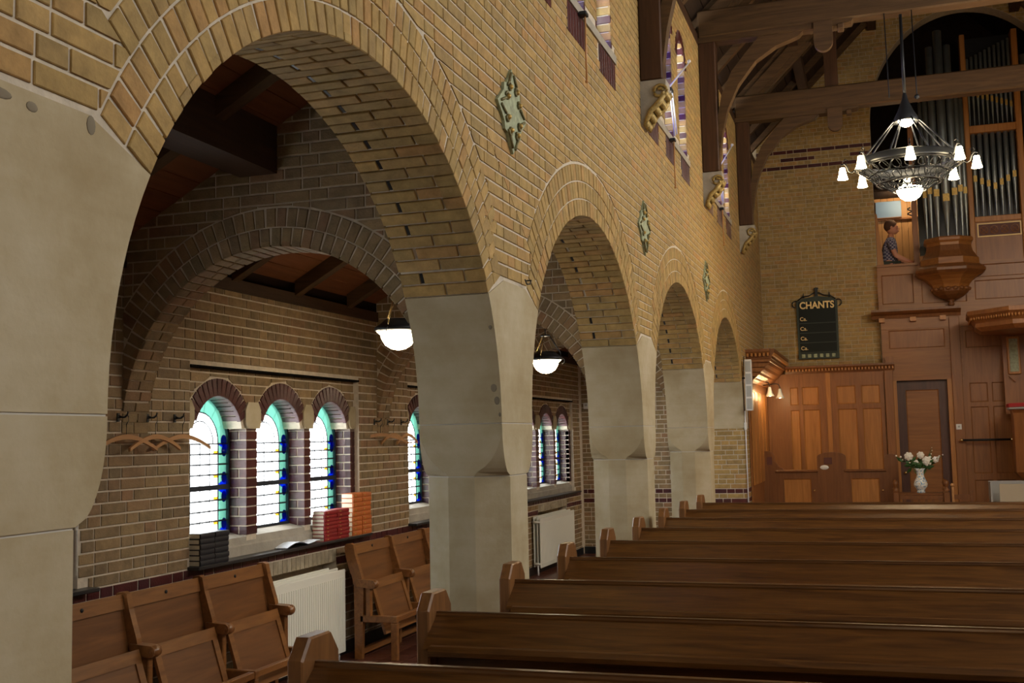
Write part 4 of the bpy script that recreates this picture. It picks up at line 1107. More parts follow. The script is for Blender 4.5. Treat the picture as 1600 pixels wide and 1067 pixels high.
# gallery front
gf = struct('gallery_front', (3, YP-.02, 3.6), 'oak gallery parapet below the organ')
MB().box(1.80, 4.4, YP-.0, YFAR+.3, 3.44, 3.60).build('gallery_beam', 'panel_h', gf)
cornice(gf, [(1.72, YP), (3.05, YP)], 3.46, 3.60, .16, dent=False)
for xx in (1.83, 2.30, 2.74): MB().box(xx, xx+.09, YP-.10, YP, 3.40, 3.47).build('modillion', 'panel', gf)
frame_panels(gf, 1.84, 4.4, 3.60, 4.31, YP+.03, [(1.90, 2.38, 3.70, 4.17), (2.50, 3.16, 3.68, 4.22), (3.28, 4.1, 3.70, 4.0), (3.28, 4.1, 4.05, 4.25)], fm='panel_h', pm='panel_dark', dep=.05)
MB().box(1.84, 2.46, YP+.0, YP+.14, 4.30, 4.34).build('parapet_cap', 'panel_h', gf)
m = MB(); m.prism([(1.855, YP+.2, 4.3), (1.96, YP+.2, 4.3), (1.885, YP+.2, 5.20), (1.855, YP+.2, 5.22)], (0, .12, 0)); m.build('side_board', 'panel', gf)
# ================================================================== THINGS
# ---- pews
PITCH_Y = .95; PX = .137
def make_pew(y, lab):
    t = thing('church_pew', (PX, y, 0), lab, 'pew', 'oak pews in rows along the nave')
    x1 = 5.75
    def xb(x0, pts, name, mat, xe=None):
        MB().prism([(x0, a, b) for a, b in pts], ((xe if xe else x1)-x0, 0, 0)).build(name, mat, t)
    xb(PX, [(y, 1.046), (y+.022, 1.046), (y+.022, .40), (y+.0, .40)], 'back_panel', 'oak')
    xb(PX, [(y-.004, 1.034), (y+.003, 1.046), (y+.014, 1.046), (y+.024, 1.034), (y+.024, 1.00), (y-.004, 1.01)], 'top_rail', 'oak')
    xb(PX, [(y-.004, 1.028), (y-.128, .945), (y-.14, .930), (y-.004, 1.008)], 'book_board', 'oak')
    xb(PX+.03, [(y-.128, .946), (y-.15, .944), (y-.165, .928), (y-.165, .912), (y-.15, .905), (y-.128, .93)], 'board_lip', 'oak')
    xb(PX, [(y+.03, .44), (y+.44, .455), (y+.44, .43), (y+.03, .41)], 'seat', 'oak')
    for (xa, xe) in ((PX-.052, PX), (x1, x1+.052)):
        ya, yb, zt = y-.075, y+.145, 1.118; c = .048
        pts = [(ya, 0), (ya, zt-c*1.25), (ya+c, zt), (yb-c, zt), (yb, zt-c*1.25), (yb, .78), (yb+.06, .66), (y+.42, .60), (y+.46, .54), (y+.46, 0)]
        m = MB(); g = .006
        cx_, cz_ = sum(p[0] for p in pts)/len(pts), sum(p[1] for p in pts)/len(pts)
        def ins(p): return (p[0]+(g if p[0] < cx_ else -g), p[1]-(g if p[1] > .2 else 0))
        n = len(pts)
        V = [(xa, *ins(p)) for p in pts]+[(xa+g, *p) for p in pts]+[(xe-g, *p) for p in pts]+[(xe, *ins(p)) for p in pts]
        F = [tuple(range(n))[::-1], tuple(range(3*n, 4*n))]
        for L in range(3):
            for i in range(n): F.append((L*n+i, L*n+(i+1) % n, (L+1)*n+(i+1) % n, (L+1)*n+i))
        m.add(V, F); m.build('end_panel', 'oak_end', t)
    return t
PL = ['oak pew nearest the camera, at the bottom edge of the picture', 'second pew from the camera, dark book board with a bright lip edge', 'third pew from the camera, its end standing before the central pier', 'fourth pew from the camera, its end just below the far radiator', 'fifth pew from the camera', 'sixth pew from the camera, catching a golden shine', 'seventh pew from the camera', 'eighth pew from the camera, next to the last', 'farthest pew, in front of the vase table']
p0 = make_pew(3.94-PITCH_Y, PL[0])
for k in range(1, 9): dup(p0, (0, PITCH_Y*k, 0), PL[k])
# ---- tip-up seats along the aisle wall
def seat_row(ys, lab):
    t = thing('tip_up_seat_row', (-2.1, ys[0], 0), lab, 'seats', 'rows of wooden tip-up seats')
    for y in ys:
        a, b = y-.021, y+.021
        s = [(-2.298, .885), (-2.285, .80), (-2.262, .72), (-2.235, .65), (-2.218, .58), (-2.215, 0), (-2.155, 0), (-2.135, .56), (-2.155, .66), (-2.180, .74), (-2.205, .82), (-2.222, .905), (-2.245, .916), (-2.285, .912)]
        o = MB().prism([(p, a, q) for p, q in s], (0, b-a, 0)).build('side_frame', 'seat', t)
        arm = [(-2.19, .575), (-2.075, .562), (-2.05, .560), (-2.034, .572), (-2.028, .592), (-2.034, .612), (-2.052, .624), (-2.08, .626), (-2.19, .632)]
        am = MB().prism([(p, a-.014, q) for p, q in arm], (0, b-a+.028, 0)); am.v = am.v; am.ball((-2.048, (a+b)/2, .592), .034, 0, 12, 8, (.9, 1.15, 1)); am.build('armrest', 'seat', t)
        MB().box(-2.12, -2.075, a, b, .33, .57, ch=.006).build('arm_post', 'seat', t)
        m = MB(); m.box(-2.17, -1.852, a, b, .292, .346, ch=.005); m.build('lower_rail', 'seat', t)
        MB().box(-1.908, -1.852, a, b, 0, .292, ch=.005).build('leg', 'seat', t)
    for i in range(len(ys)-1):
        a, b = ys[i]+.022, ys[i+1]-.022
        def slab(p, q, th, ya, yb, name, mat, dz=0):
            P0, P1 = Vector((p[0], 0, p[1])), Vector((q[0], 0, q[1])); d = (P1-P0).normalized(); n = Vector((-d.z, 0, d.x))
            if n.x < 0: n = -n
            pts = [P0, P1, P1-n*th, P0-n*th]
            return MB().prism([(v.x, ya, v.z) for v in pts], (0, yb-ya, 0)).build(name, mat, t)
        slab((-2.25, .905), (-2.232, .822), .022, a, b, 'back_rail', 'seat')
        slab((-2.246, .822), (-2.196, .555), .015, a+.035, b-.0, 'backrest', 'seat_dark')
        slab((-2.238, .822), (-2.188, .555), .022, a, a+.035, 'back_stile', 'seat')
        m = MB(); c = (a+b)/2; m.lathe([(.011, 0), (.011, .004), (0, .004)], (0, 0, 0), 12)
        m.v = [(-2.240+v[2], c+v[0], .865+v[1]) for v in m.v]; m.build('number_disc', 'iron', t)
        # tipped-up seat flap
        P0, P1 = Vector((-2.115, 0, .610)), Vector((-1.985, 0, .19))
        L = (P1-P0).length; d = (P1-P0)/L
        f = empty('seat_flap', (-2.05, c, .4)); f.parent = t; f.location = Vector((-2.05, c, .4))-world_loc(t)
        def piece(u0, u1, ya, yb, name, mat, off=0, th=.02):
            n = Vector((-d.z, 0, d.x)); n = n if n.x > 0 else -n
            A, Bq = P0+d*u0+n*off, P0+d*u1+n*off
            MB().prism([(v.x, ya, v.z) for v in (A, Bq, Bq-n*th, A-n*th)], (0, yb-ya, 0)).build(name, mat, f)
        fa, fb = a+.045, b-.03
        piece(0, .072, fa, fb, 'flap_rail', 'seat'); piece(L-.06, L, fa, fb, 'flap_rail', 'seat')
        piece(.072, L-.06, fa, fa+.05, 'flap_stile', 'seat'); piece(.072, L-.06, fb-.05, fb, 'flap_stile', 'seat')
        piece(.06, L-.05, fa+.045, fb-.045, 'flap_panel', 'seat_dark', -.009, .01)
        MB().box(-1.90, -1.858, ys[i], ys[i+1], .298, .34, ch=.004).build('front_rail', 'seat', t)
        MB().box(-2.20, -2.165, ys[i], ys[i+1], .03, .075, ch=.004).build('floor_rail', 'seat', t)
    t.scale = (1, 1, .975)
    return t
seat_row([4.50, 5.22, 5.94, 6.68], 'row of tip-up wooden seats beside the nearest pier, left of the radiator')
seat_row([7.99, 8.71, 9.43, 10.15, 10.87], 'row of tip-up wooden seats behind the central pier')
# ---- radiators
def radiator(y0, y1, z0, z1, lab, label_grp='panel radiators in the aisle'):
    t = thing('radiator', (-2.32, y0, 0), lab, 'radiator', label_grp)
    m = MB(); m.box(-2.287, -2.272, y0, y1, z0, z1, ch=.004)
    n = int((y1-y0-.04)/.033)
    for j in range(n):
        a = y0+.03+j*(y1-y0-.05)/n; m.box(-2.274, -2.269, a, a+.02, z0+.05, z1-.06)
    m.build('front_panel', 'rad', t)
    MB().box(-2.330, -2.315, y0+.02, y1-.04, z0+.01, z1+.012, ch=.004).build('middle_panel', 'rad', t)
    MB().box(-2.375, -2.360, y0+.02, y1-.10, z0+.01, z1+.018, ch=.004).build('back_panel', 'rad', t)
    m = MB()
    for z in (z0+.05, z1-.05):
        m.tube([(-2.28, y0+.012, z), (-2.37, y0+.012, z)], .014, 8); m.tube([(-2.28, y1-.02, z), (-2.37, y1-.02, z)], .014, 8)
    m.build('connector', 'rad', t)
    m = MB()
    for y in (y0+.02, y1-.03): m.tube([(-2.32, y, 0), (-2.32, y, z0+.03)], .011, 8)
    m.build('leg', 'whitemetal', t)
    return t
radiator(6.76, 7.93, .065, .70, 'white panel radiator under the books, between the two seat rows')
radiator(13.20, 14.80, .09, .70, 'white panel radiator seen past the central pier')
# ---- books on the shelf
def book(name, y0, y1, x1, dep, z0, th, mat, lab, grp):
    t = thing(name, ((x1-dep/2), (y0+y1)/2, z0), lab, 'book', grp)
    x0 = x1-dep; c = .003
    m = MB(); m.box(x0, x1-.004, y0, y1, z0, z0+c); m.box(x0, x1-.004, y0, y1, z0+th-c-.001, z0+th-.001)
    sp = [(x1-.006, z0), (x1-.001, z0+th*.2), (x1, z0+th*.5), (x1-.001, z0+th*.8), (x1-.006, z0+th-.001), (x1-.012, z0+th-.001), (x1-.012, z0)]
    m.prism([(a, y0, b) for a, b in sp], (0, y1-y0, 0)); m.build('cover', mat, t)
    MB().box(x0+.003, x1-.01, y0+.003, y1-.003, z0+c, z0+th-c-.001).build('page_block', 'pages', t)
    if mat != 'blackbook':
        yc = y0+(y1-y0)*.25
        MB().box(x1-.001, x1+.0008, yc-.012, yc+.012, z0+th*.35, z0+th*.6).build('spine_mark', 'gilt', t)
    return t
rnd = random.Random(3)
NUM = ['bottom', 'second from the bottom', 'third from the bottom', 'fourth from the bottom', 'fifth from the bottom', 'sixth from the bottom', 'seventh from the bottom', 'eighth from the bottom', 'ninth, topmost']
ZB0 = ZSH
for c in range(2):
    for k in range(6):
        pos = 'topmost' if k == 5 else NUM[k]
        book('hymn_book', 6.06+c*.162+rnd.uniform(0, .004), 6.218+c*.162, -2.328+rnd.uniform(-.004, .003), .115, ZB0+k*.034, .034, 'blackbook', 'black book, %s of the %s column of the black stack' % (pos, ('left', 'right')[c]), 'black books stacked on the shelf')
    for k in range(8):
        book('hymn_book', 7.70+c*.213+rnd.uniform(0, .006), 7.905+c*.213+rnd.uniform(0, .006), -2.328+rnd.uniform(-.005, .003), .11, ZB0+k*.029, .029, 'redbook', 'red book with gilt mark, %s of the %s column' % ('topmost' if k == 7 else NUM[k], ('left', 'right')[c]), 'red books stacked on the shelf')
    for k in range(9):
        book('hymn_book', 8.19+c*.172+rnd.uniform(0, .004), 8.355+c*.172+rnd.uniform(0, .004), -2.328+rnd.uniform(-.004, .002), .11, ZB0+k*.038, .038, 'orangebook', 'orange book, %s in the %s column of the tall stack' % (NUM[k], ('left', 'right')[c]), 'orange books stacked on the shelf')
bk = MB(); n = 8; V = []
for j in range(n+1):
    u = j/n; y = 7.14+.50*u; z = ZSH+.004+.030*abs(math.sin(u*pi*1.5))*(.6 if u > .5 else 1)
    V += [(-2.335, y, z), (-2.435, y, z), (-2.335, y, z+.004), (-2.435, y, z+.004)]
F = []
for j in range(n): 
    a, b = j*4, (j+1)*4; F += [(a, a+1, b+1, b), (a+2, b+2, b+3, a+3), (a, b, b+2, a+2), (a+1, a+3, b+3, b+1)]
F += [(0, 2, 3, 1), (4*n, 4*n+1, 4*n+3, 4*n+2)]
bk.add(V, F); o = bk.build('open_booklet', 'paper', None, origin=(-2.385, 7.4, ZSH)); tag(o, 'pale blue open booklet lying on the shelf beside the red books', 'booklet')
# ---- coat hooks and hangers
def hook(y, lab, z=1.86):
    t = thing('coat_hook', (XA, y, z), lab, 'hook', 'coat hooks on the aisle wall')
    m = MB(); m.tube([(XA, y, z), (XA+.05, y, z), (XA+.065, y, z+.012), (XA+.07, y, z+.03)], .0045, 6)
    m.tube([(XA+.03, y-.03, z+.01), (XA+.035, y, z+.0), (XA+.03, y+.03, z+.01)], .004, 6); m.build('hook_wire', 'iron', t)
    m = MB(); m.box(XA, XA+.006, y-.01, y+.01, z-.025, z+.025); m.build('back_plate', 'iron', t)
def hanger(y, ang, lab, bar=False, span=.52, z=1.86):
    t = thing('coat_hanger', (XA+.06, y, z), lab, 'hanger', 'wooden coat hangers')
    ca, sa = math.cos(ang), math.sin(ang); X0 = XA+.06
    def P(u, w, zz): return (X0+u*sa+w*ca, y+u*ca-w*sa, zz)
    n = 12; V = []; F = []
    for i in range(n+1):
        u = (i/n-.5)*span; q = abs(u)/(span/2); zc = z-.112-.075*q**1.8; h = .014-.004*q
        V += [P(u, -.008, zc-h), P(u, .008, zc-h), P(u, .008, zc+h), P(u, -.008, zc+h)]
    for i in range(n):
        a, b = i*4, i*4+4
        for k in range(4): F.append((a+k, a+(k+1) % 4, b+(k+1) % 4, b+k))
    F += [(0, 1, 2, 3), (4*n+3, 4*n+2, 4*n+1, 4*n)]
    MB().add(V, F).build('shoulder_bar', 'hanger', t)
    m = MB(); m.tube([P(0, 0, z-.10), P(0, 0, z-.04), P(.018, 0, z-.02), P(.016, 0, z+.008), P(0, 0, z+.014), P(-.012, 0, z+.004)], .0025, 6); m.build('wire_hook', 'iron', t)
    if bar:
        m = MB(); m.tube([P(-span/2+.01, 0, z-.185), P(span/2-.01, 0, z-.185)], .006, 8); m.build('trouser_bar', 'hanger', t)
for y, l_ in ((5.34, 'black coat hook next to the nearest pier, holding a half hidden hanger'), (5.61, 'black coat hook holding the middle hanger of the left three'), (5.88, 'black coat hook closest to the first window, holding the pale hanger'),
              (8.75, 'black coat hook past the orange books, holding the turned hanger'), (9.02, 'middle black coat hook of the group beside the central pier'), (9.32, 'black coat hook holding the hanger with a trouser bar')): hook(y, l_)
hanger(5.34, .06, 'wooden coat hanger half hidden by the nearest pier')
hanger(5.61, -.05, 'wooden coat hanger hanging in the middle of the left three')
hanger(5.88, .09, 'pale wooden coat hanger whose tip crosses the first window')
hanger(8.75, .75, 'wooden coat hanger turned out from the wall past the orange books')
hanger(9.02, .25, 'wooden coat hanger between its two neighbours beside the central pier', span=.34)
hanger(9.32, .15, 'wooden coat hanger with a trouser bar beside the central pier', True, .34)
# ---- aisle lamps
def aisle_lamp(x, y, lab):
    t = thing('pendant_lamp', (x, y, 2.46), lab, 'lamp', 'bowl lamps hanging in the aisle')
    z = 2.445
    MB().lathe([(.150, .012), (.128, -.005), (.118, -.04), (.092, -.082), (.05, -.108), (0, -.118)], (x, y, z), 24).build('glass_bowl', 'lamp', t)
    m = MB(); m.lathe([(.165, .018), (.172, .03), (.165, .045), (.13, .065), (.09, .10), (.088, .102), (.125, .07), (.155, .045), (.158, .03), (.150, .02), (.165, .018)], (x, y, z), 24)
    for k in range(3):
        a = 2*pi*k/3+.5; m.tube([(x+.165*math.cos(a)+.028*math.cos(a)*math.sin(q), y+(.165+.028*math.sin(q))*math.sin(a), z-.012-.028*math.cos(q)+.02) for q in [i*.5 for i in range(10)]], .004, 6)
    m.build('metal_rim', 'iron', t)
    for k in range(3):
        a = 2*pi*k/3+.5; MB().tube([(x+.155*math.cos(a), y+.155*math.sin(a), z+.05), (x+.15*math.cos(a), y+.15*math.sin(a), z+.09), (x+.045*math.cos(a), y+.045*math.sin(a), z+.26)], .006, 6).build('hanger_rod', 'brass' if k else 'iron', t)
    m = MB(); m.lathe([(0, .275), (.05, .27), (.05, .255), (0, .25)], (x, y, z), 16); m.tube([(x, y, z+.27), (x, y, roofz(x)+.06)], .006, 6); m.build('suspension_rod', 'iron', t)
aisle_lamp(-1.43, 7.12, 'lit bowl lamp hanging left of the central pier')
aisle_lamp(-1.37, 10.56, 'lit bowl lamp hanging right of the central pier')
# ---- lozenge plaques
PLQ = ['green and gilt lozenge plaque nearest the camera', 'green and gilt lozenge plaque above the third pier', 'green and gilt lozenge plaque above the fourth pier']
for (y, z, l_) in ((5.385, 3.395, PLQ[0]), (8.84, 3.385, PLQ[1]), (12.27, 3.39, PLQ[2])):
    t = thing('wall_plaque', (0, y, z), l_, 'plaque', 'lozenge plaques between the arches')
    out = []
    for q in range(4):
        a0 = pi/2*q; 
        for (r, da) in ((1, 0), (.90, .10), (.76, .30), (.68, .55), (.76, pi/4), (.68, pi/2-.55), (.76, pi/2-.30), (.90, pi/2-.10)):
            a = a0+da; out.append((y+.238*r*math.cos(a), z+.228*r*math.sin(a)))
    MB().prism([(.0, a, b) for a, b in out], (.016, 0, 0)).build('back_plate', 'verdigris', t)
    m = MB(); g = MB()
    for sx in (-1, 1):
        for sz in (-1, 1):
            for (cy, cz, r) in ((.055, .115, .030), (.095, .055, .026)):
                pts = [(.022, y+sx*(cy+r*math.cos(q)*(1-q/9)), z+sz*(cz+r*math.sin(q)*(1-q/9))) for q in [i*.5 for i in range(13)]]
                m.tube(pts, .007, 6); g.ball((.028, y+sx*cy, z+sz*cz), .014, 0, 8, 6)
            m.tube([(.02, y+sx*.02, z+sz*.20), (.022, y+sx*.06, z+sz*.145)], .008, 6); m.tube([(.02, y+sx*.19, z+sz*.01), (.022, y+sx*.12, z+sz*.04)], .008, 6)
    m.build('scroll_relief', 'relief', t); g.build('gilt_boss', 'gilt', t)
# ---- window openers, poles, small wall fittings
for (o, l_) in ((0, 'white window opener with crossed rods at the upper window between the wall posts'), (S, 'white window opener at the upper window nearest the organ')):
    t = thing('window_opener', (.02, 10.27+o, 4.97), l_, 'window opener', 'white rods at the upper windows')
    m = MB(); m.tube([(.0, 10.20+o, 4.95), (.12, 10.86+o, 5.42)], .008, 6); m.ball((.12, 10.86+o, 5.43), .018); m.build('lever_rod', 'whitemetal', t)
    m = MB(); m.tube([(.02, 10.25+o, 4.98), (.02, 10.45+o, 4.57)], .009, 6); m.tube([(.03, 10.31+o, 4.99), (.03, 10.51+o, 4.60)], .007, 6); m.build('guide_rod', 'whitemetal', t)
    m = MB(); m.box(-.01, .04, 10.22+o, 10.34+o, 4.955, 4.985, ch=.004); m.build('bracket', 'iron', t)
for (y, l_) in ((6.91, 'thin pole hanging on the nave wall below the nearest upper window'), (10.25, 'thin pole hanging on the nave wall below the middle upper window'), (13.68, 'thin pole hanging below the upper window nearest the organ')):
    t = thing('window_pole', (.05, y, 4.2), l_, 'pole')
    m = MB(); m.tube([(.04, y, 4.47), (.04, y, 4.03)], .007, 8); m.ball((.04, y, 4.02), .012); m.build('pole_rod', 'hanger', t)
    m = MB(); m.box(0, .06, y-.05, y+.02, 4.46, 4.485, ch=.003); m.build('wall_bracket', 'iron', t)
t = thing('loudspeaker_column', (.09, 15.5, 2.0), 'tall white column loudspeaker on the corner of the end pier', 'loudspeaker')
MB().box(.045, .135, 15.34, 15.44, 2.0, 2.70, ch=.004).build('cabinet', 'white', t)
for k in range(4): MB().box(.058, .128, 15.335, 15.342, 2.02+k*.17, 2.165+k*.17).build('speaker_grille', 'grille', t)
MB().tube([(.05, 15.40, 2.45), (.0, 15.47, 2.45)], .012, 6).build('wall_bracket', 'iron', t)
t = thing('conduit_pipe', (.02, 15.45, .7), 'grey conduit pipe with a junction box on the end pier corner', 'pipe')
MB().tube([(.018, 15.44, .0), (.018, 15.44, 1.9), (.018, 15.44, 2.0)], .008, 8).build('pipe_run', 'whitemetal', t)
MB().box(.0, .035, 15.425, 15.46, 1.74, 1.84, ch=.004).build('junction_box', 'white', t)
MB().tube([(.012, 15.44, 2.0), (.008, 15.44, 2.4), (.03, 15.44, 2.75)], .006, 6).build('cable', 'iron', t)
t = thing('thermostat', (-.95, ye, 2.1), 'small white thermostat box on the end wall of the aisle', 'thermostat')
MB().box(-2.36, -2.28, ye-.03, ye, 2.10, 2.19, ch=.006).build('housing', 'white', t); MB().box(-2.34, -2.30, ye-.034, ye-.03, 2.14, 2.17).build('display', 'grille', t)
t = thing('wall_hook', (0, 5.53, 2.52), 'small wire hook above the central pier', 'hook')
MB().tube([(0, 5.60, 2.53), (.03, 5.60, 2.53), (.035, 5.56, 2.505), (.03, 5.52, 2.50), (.03, 5.49, 2.52)], .004, 6).build('hook_wire', 'iron', t)
t = thing('wooden_pole', (-1.0, 15.75, .9), 'thin brown pole leaning on the end wall between two piers', 'pole')
MB().tube([(-1.075, 15.77, .90), (-1.075, 15.78, 1.95)], .010, 8).build('pole_rod', 'hanger', t)
# ---- hymn board
t = thing('hymn_board', (.88, YFAR-.03, 2.89), 'black hymn board headed CHANTS on the far brick wall', 'board')
x0, x1, z0, z1 = .56, 1.20, 2.88, 3.82; yb = YFAR-.01
m = MB(); m.prism([(x0, yb, z0), (x1, yb, z0), (x1+.005, yb, z1), (x1-.09, yb, z1+.055), ((x0+x1)/2, yb, z1+.09), (x0+.09, yb, z1+.055), (x0-.005, yb, z1)], (0, -.045, 0)); m.build('board_body', 'board_green', t)
MB().box(x0+.03, x1-.03, yb-.052, yb-.044, z0+.09, z1-.0).build('board_face', 'board', t)
for k in range(4): MB().box(x0+.035, x1-.035, yb-.060, yb-.05, z0+.10+k*.16, z0+.112+k*.16).build('number_ledge', 'board_green', t)
for k in range(6): MB().box(x0+.05+k*.095, x0+.105+k*.095, yb-.062, yb-.045, z0+.02, z0+.08, ch=.006).build('number_slot', 'verdigris', t)
m = MB(); m.box(.855, .905, yb-.04, yb-.01, z1+.07, z1+.23, ch=.006); m.box(.845, .915, yb-.045, yb-.01, z1+.20, z1+.225)
for s_ in (-1, 1):
    m.tube([(.88+s_*(.34+.05*math.cos(a)), yb-.025, z1-.03+.055*math.sin(a)) for a in [-1.5+i*.45 for i in range(11)]], .010, 6)
    m.tube([(.88+s_*.03, yb-.025, z1+.15), (.88+s_*.12, yb-.025, z1+.10), (.88+s_*.22, yb-.025, z1+.09), (.88+s_*.30, yb-.025, z1+.03)], .010, 6)
    m.tube([(.88+s_*.205, yb-.025, z1+.07), (.88+s_*.205, yb-.025, z1+.15)], [.018, .004], 6)
m.build('iron_crest', 'iron', t)
def text(s, loc, size, mat, parent, name='lettering', sx=1, off=.028):
    c = bpy.data.curves.new(name, 'FONT'); c.body = s; c.size = size; c.extrude = .002; c.align_x = 'CENTER'; c.align_y = 'CENTER'; c.offset = size*off
    c.materials.append(M[mat]); o = bpy.data.objects.new(name, c); COL.objects.link(o); o.parent = parent
    bpy.context.view_layer.update()
    me = bpy.data.meshes.new_from_object(o.evaluated_get(bpy.context.evaluated_depsgraph_get())); bpy.data.objects.remove(o)
    o = bpy.data.objects.new(name, me); COL.objects.link(o); o.parent = parent
    o.location = Vector(loc)-world_loc(parent); o.rotation_euler = (pi/2, 0, 0); o.scale = (sx, 1, 1); return o
text('CHANTS', (.88, yb-.056, z1-.065), .158, 'goldpaint', t, sx=.88)
for k in range(4): text('Ca.', (x0+.10, yb-.056, z0+.175+k*.16), .085, 'goldpaint', t, off=.010)
# ---- chandelier
cx0, cy0 = 2.19, 12.45
t = thing('chandelier', (cx0, cy0, 4.5), 'wrought iron ring chandelier with eight lit tulip lamps', 'chandelier')
m = MB(); m.tube([(cx0, cy0, 6.2), (cx0, cy0, 5.28)], .017, 8); m.build('suspension_rod', 'iron', t)
MB().lathe([(.018, .30), (.03, .24), (.045, .20), (.085, .10), (.14, .0), (.135, -.02), (.12, 0), (.03, .2)], (cx0, cy0, 5.02), 16).build('canopy', 'iron', t)
MB().ball((cx0, cy0, 5.03), .085, 0, 14, 10, (1, 1, .95)).build('upper_bulb', 'bowl', t)
for k in range(8):
    a = 2*pi*k/8+pi/8
    MB().tube([(cx0+.125*math.cos(a), cy0+.125*math.sin(a), 5.03), (cx0+.49*math.cos(a), cy0+.49*math.sin(a), 4.60)], .010, 6).build('stay_rod', 'iron', t)
MB().lathe([(.50, .06), (.515, .065), (.535, .05), (.545, .0), (.56, -.02), (.53, -.03), (.50, -.01), (.50, .06)], (cx0, cy0, 4.54), 40).build('ring_band', 'iron', t)
m = MB()
for (ra, za, rb, zb_, n) in ((.52, 4.51, .41, 4.42, 22), (.41, 4.42, .33, 4.33, 18), (.30, 4.33, .17, 4.25, 12)):
    for r, z in ((ra, za), (rb, zb_)): m.tube([(cx0+r*math.cos(2*pi*i/36), cy0+r*math.sin(2*pi*i/36), z) for i in range(37)], .008, 6, cap=False)
    for k in range(n):
        a = 2*pi*(k+.5)/n; w_ = pi/n*.75
        pts = []
        for i in range(11):
            q = 2*pi*i/10; aa = a+w_*math.cos(q); u = .5+.42*math.sin(q); pts.append((cx0+(ra+(rb-ra)*u)*math.cos(aa), cy0+(ra+(rb-ra)*u)*math.sin(aa), za+(zb_-za)*u))
        m.tube(pts, .0055, 5)
        m.tube([(cx0+ra*math.cos(a), cy0+ra*math.sin(a), za), (cx0+rb*math.cos(a+w_), cy0+rb*math.sin(a+w_), zb_)], .005, 5)
m.build('filigree_tier', 'iron', t)
MB().lathe([(.132, .0), (.135, -.02), (.125, -.06), (.10, -.10), (.06, -.13), (0, -.142)], (cx0, cy0, 4.28), 24).build('glass_bowl', 'bowl', t)
for k in range(8):
    a = 2*pi*k/8; ca, sa = math.cos(a), math.sin(a)
    arm = MB(); arm.tube([(cx0+r*ca, cy0+r*sa, z) for r, z in ((.545, 4.53), (.585, 4.50), (.615, 4.52), (.63, 4.57), (.655, 4.605), (.69, 4.60), (.70, 4.575), (.68, 4.56))], .009, 6)
    arm.tube([(cx0+r*ca, cy0+r*sa, z) for r, z in ((.64, 4.60), (.62, 4.64), (.65, 4.66), (.665, 4.63))], .006, 6)
    ao = arm.build('lamp_arm', 'iron', t)
    MB().lathe([(.0, .075), (.028, .07), (.032, .05), (.040, .0), (.055, -.055), (.050, -.056), (.03, -.02), (0, -.01)], (cx0+.68*ca, cy0+.68*sa, 4.49), 14).build('tulip_shade', 'bulb', ao)
for xx in (-.17, .11): MB().tube([(cx0+xx, cy0-.1, 6.2), (cx0+xx+.01, cy0-.1, 5.30), (cx0+xx+.01, cy0-.1, 5.26)], .006, 6).build('side_cord', 'iron', t)
m = MB(); m.ball((cx0+.12, cy0-.1, 5.24), .028); m.build('cord_weight', 'iron', t)
# ---- organ
OX = 2.92
t = thing('pipe_organ', (3.2, 18.7, 4.3), 'pipe organ with metal pipes above a carved oak tower base', 'organ')
def pipe(x, y, zf, zm, zt, r, par, mouth=True):
    e = MB(); e.lathe([(r*.22, zf), (r*.98, zm), (r, zm+.002), (r, zt), (r*.9, zt+.004), (0, zt+.004)], (x, y, 0), 12); o = e.build('organ_pipe', 'pipe', par)
    if mouth:
        m = MB(); m.box(x-r*.72, x+r*.72, y-r*1.02, y-r*.55, zm+.005, zm+.085+r*.6); m.build('gilt_mouth', 'gilt', o)
    return o
def octo(prof, c, name, mat, par, a0=pi/8, ymax=18.9):
    m = MB().lathe(prof, c, 8, 0, a0, smooth=False); m.v = [(v[0], min(v[1], ymax), v[2]) for v in m.v]; m.build(name, mat, par)
TYc = 18.46
octo([(0, 4.66), (.37, 4.66), (.385, 4.64), (.385, 4.60), (.35, 4.57), (.345, 4.53)], (OX, TYc, 0), 'tower_plinth', 'panel_h', t)
octo([(.345, 4.53), (.37, 4.44), (.42, 4.36), (.445, 4.33)], (OX, TYc, 0), 'tower_waist', 'stall', t)
octo([(.445, 4.33), (.455, 4.325), (.46, 4.23), (.47, 4.22)], (OX, TYc, 0), 'tower_band', 'panel_h', t)
octo([(.47, 4.22), (.52, 4.19), (.55, 4.16), (.55, 4.12), (.50, 4.08)], (OX, TYc, 0), 'tower_shelf', 'stall', t)
octo([(.50, 4.08), (.43, 4.05), (.36, 4.00), (.30, 3.93), (.275, 3.88)], (OX, TYc, 0), 'tower_cove', 'panel_h', t)
octo([(.275, 3.88), (.29, 3.86), (.28, 3.82), (.22, 3.77), (.12, 3.72), (.05, 3.70)], (OX, TYc, 0), 'tower_bowl', 'stall', t)
MB().lathe([(.05, 3.70), (.05, 3.69), (.025, 3.675), (.045, 3.65), (.05, 3.63), (.03, 3.605), (.012, 3.59), (0, 3.56)], (OX, TYc, 0), 14).build('turned_drop', 'stall', t)
for k in range(8):
    a = -pi+pi*(k+.5)/8; m = MB(); m.ball((OX+.265*math.cos(a), TYc+.265*math.sin(a), 3.86), .040, 0, 8, 6, (1, 1, .8)); m.build('carved_boss', 'stall', t)
for (dx, dy, zm, r, zt) in ((-.335, -.02, 5.38, .042, 6.9), (-.255, -.10, 5.42, .046, 7.2), (-.15, -.18, 5.36, .055, 7.75), (0, -.24, 5.26, .066, 7.98), (.15, -.18, 5.36, .055, 7.75), (.255, -.10, 5.42, .046, 7.3), (.335, -.02, 5.40, .042, 6.9)):
    pipe(OX+dx*.88, TYc+.10+dy*.9, 4.66, zm-.03, zt, r, t)
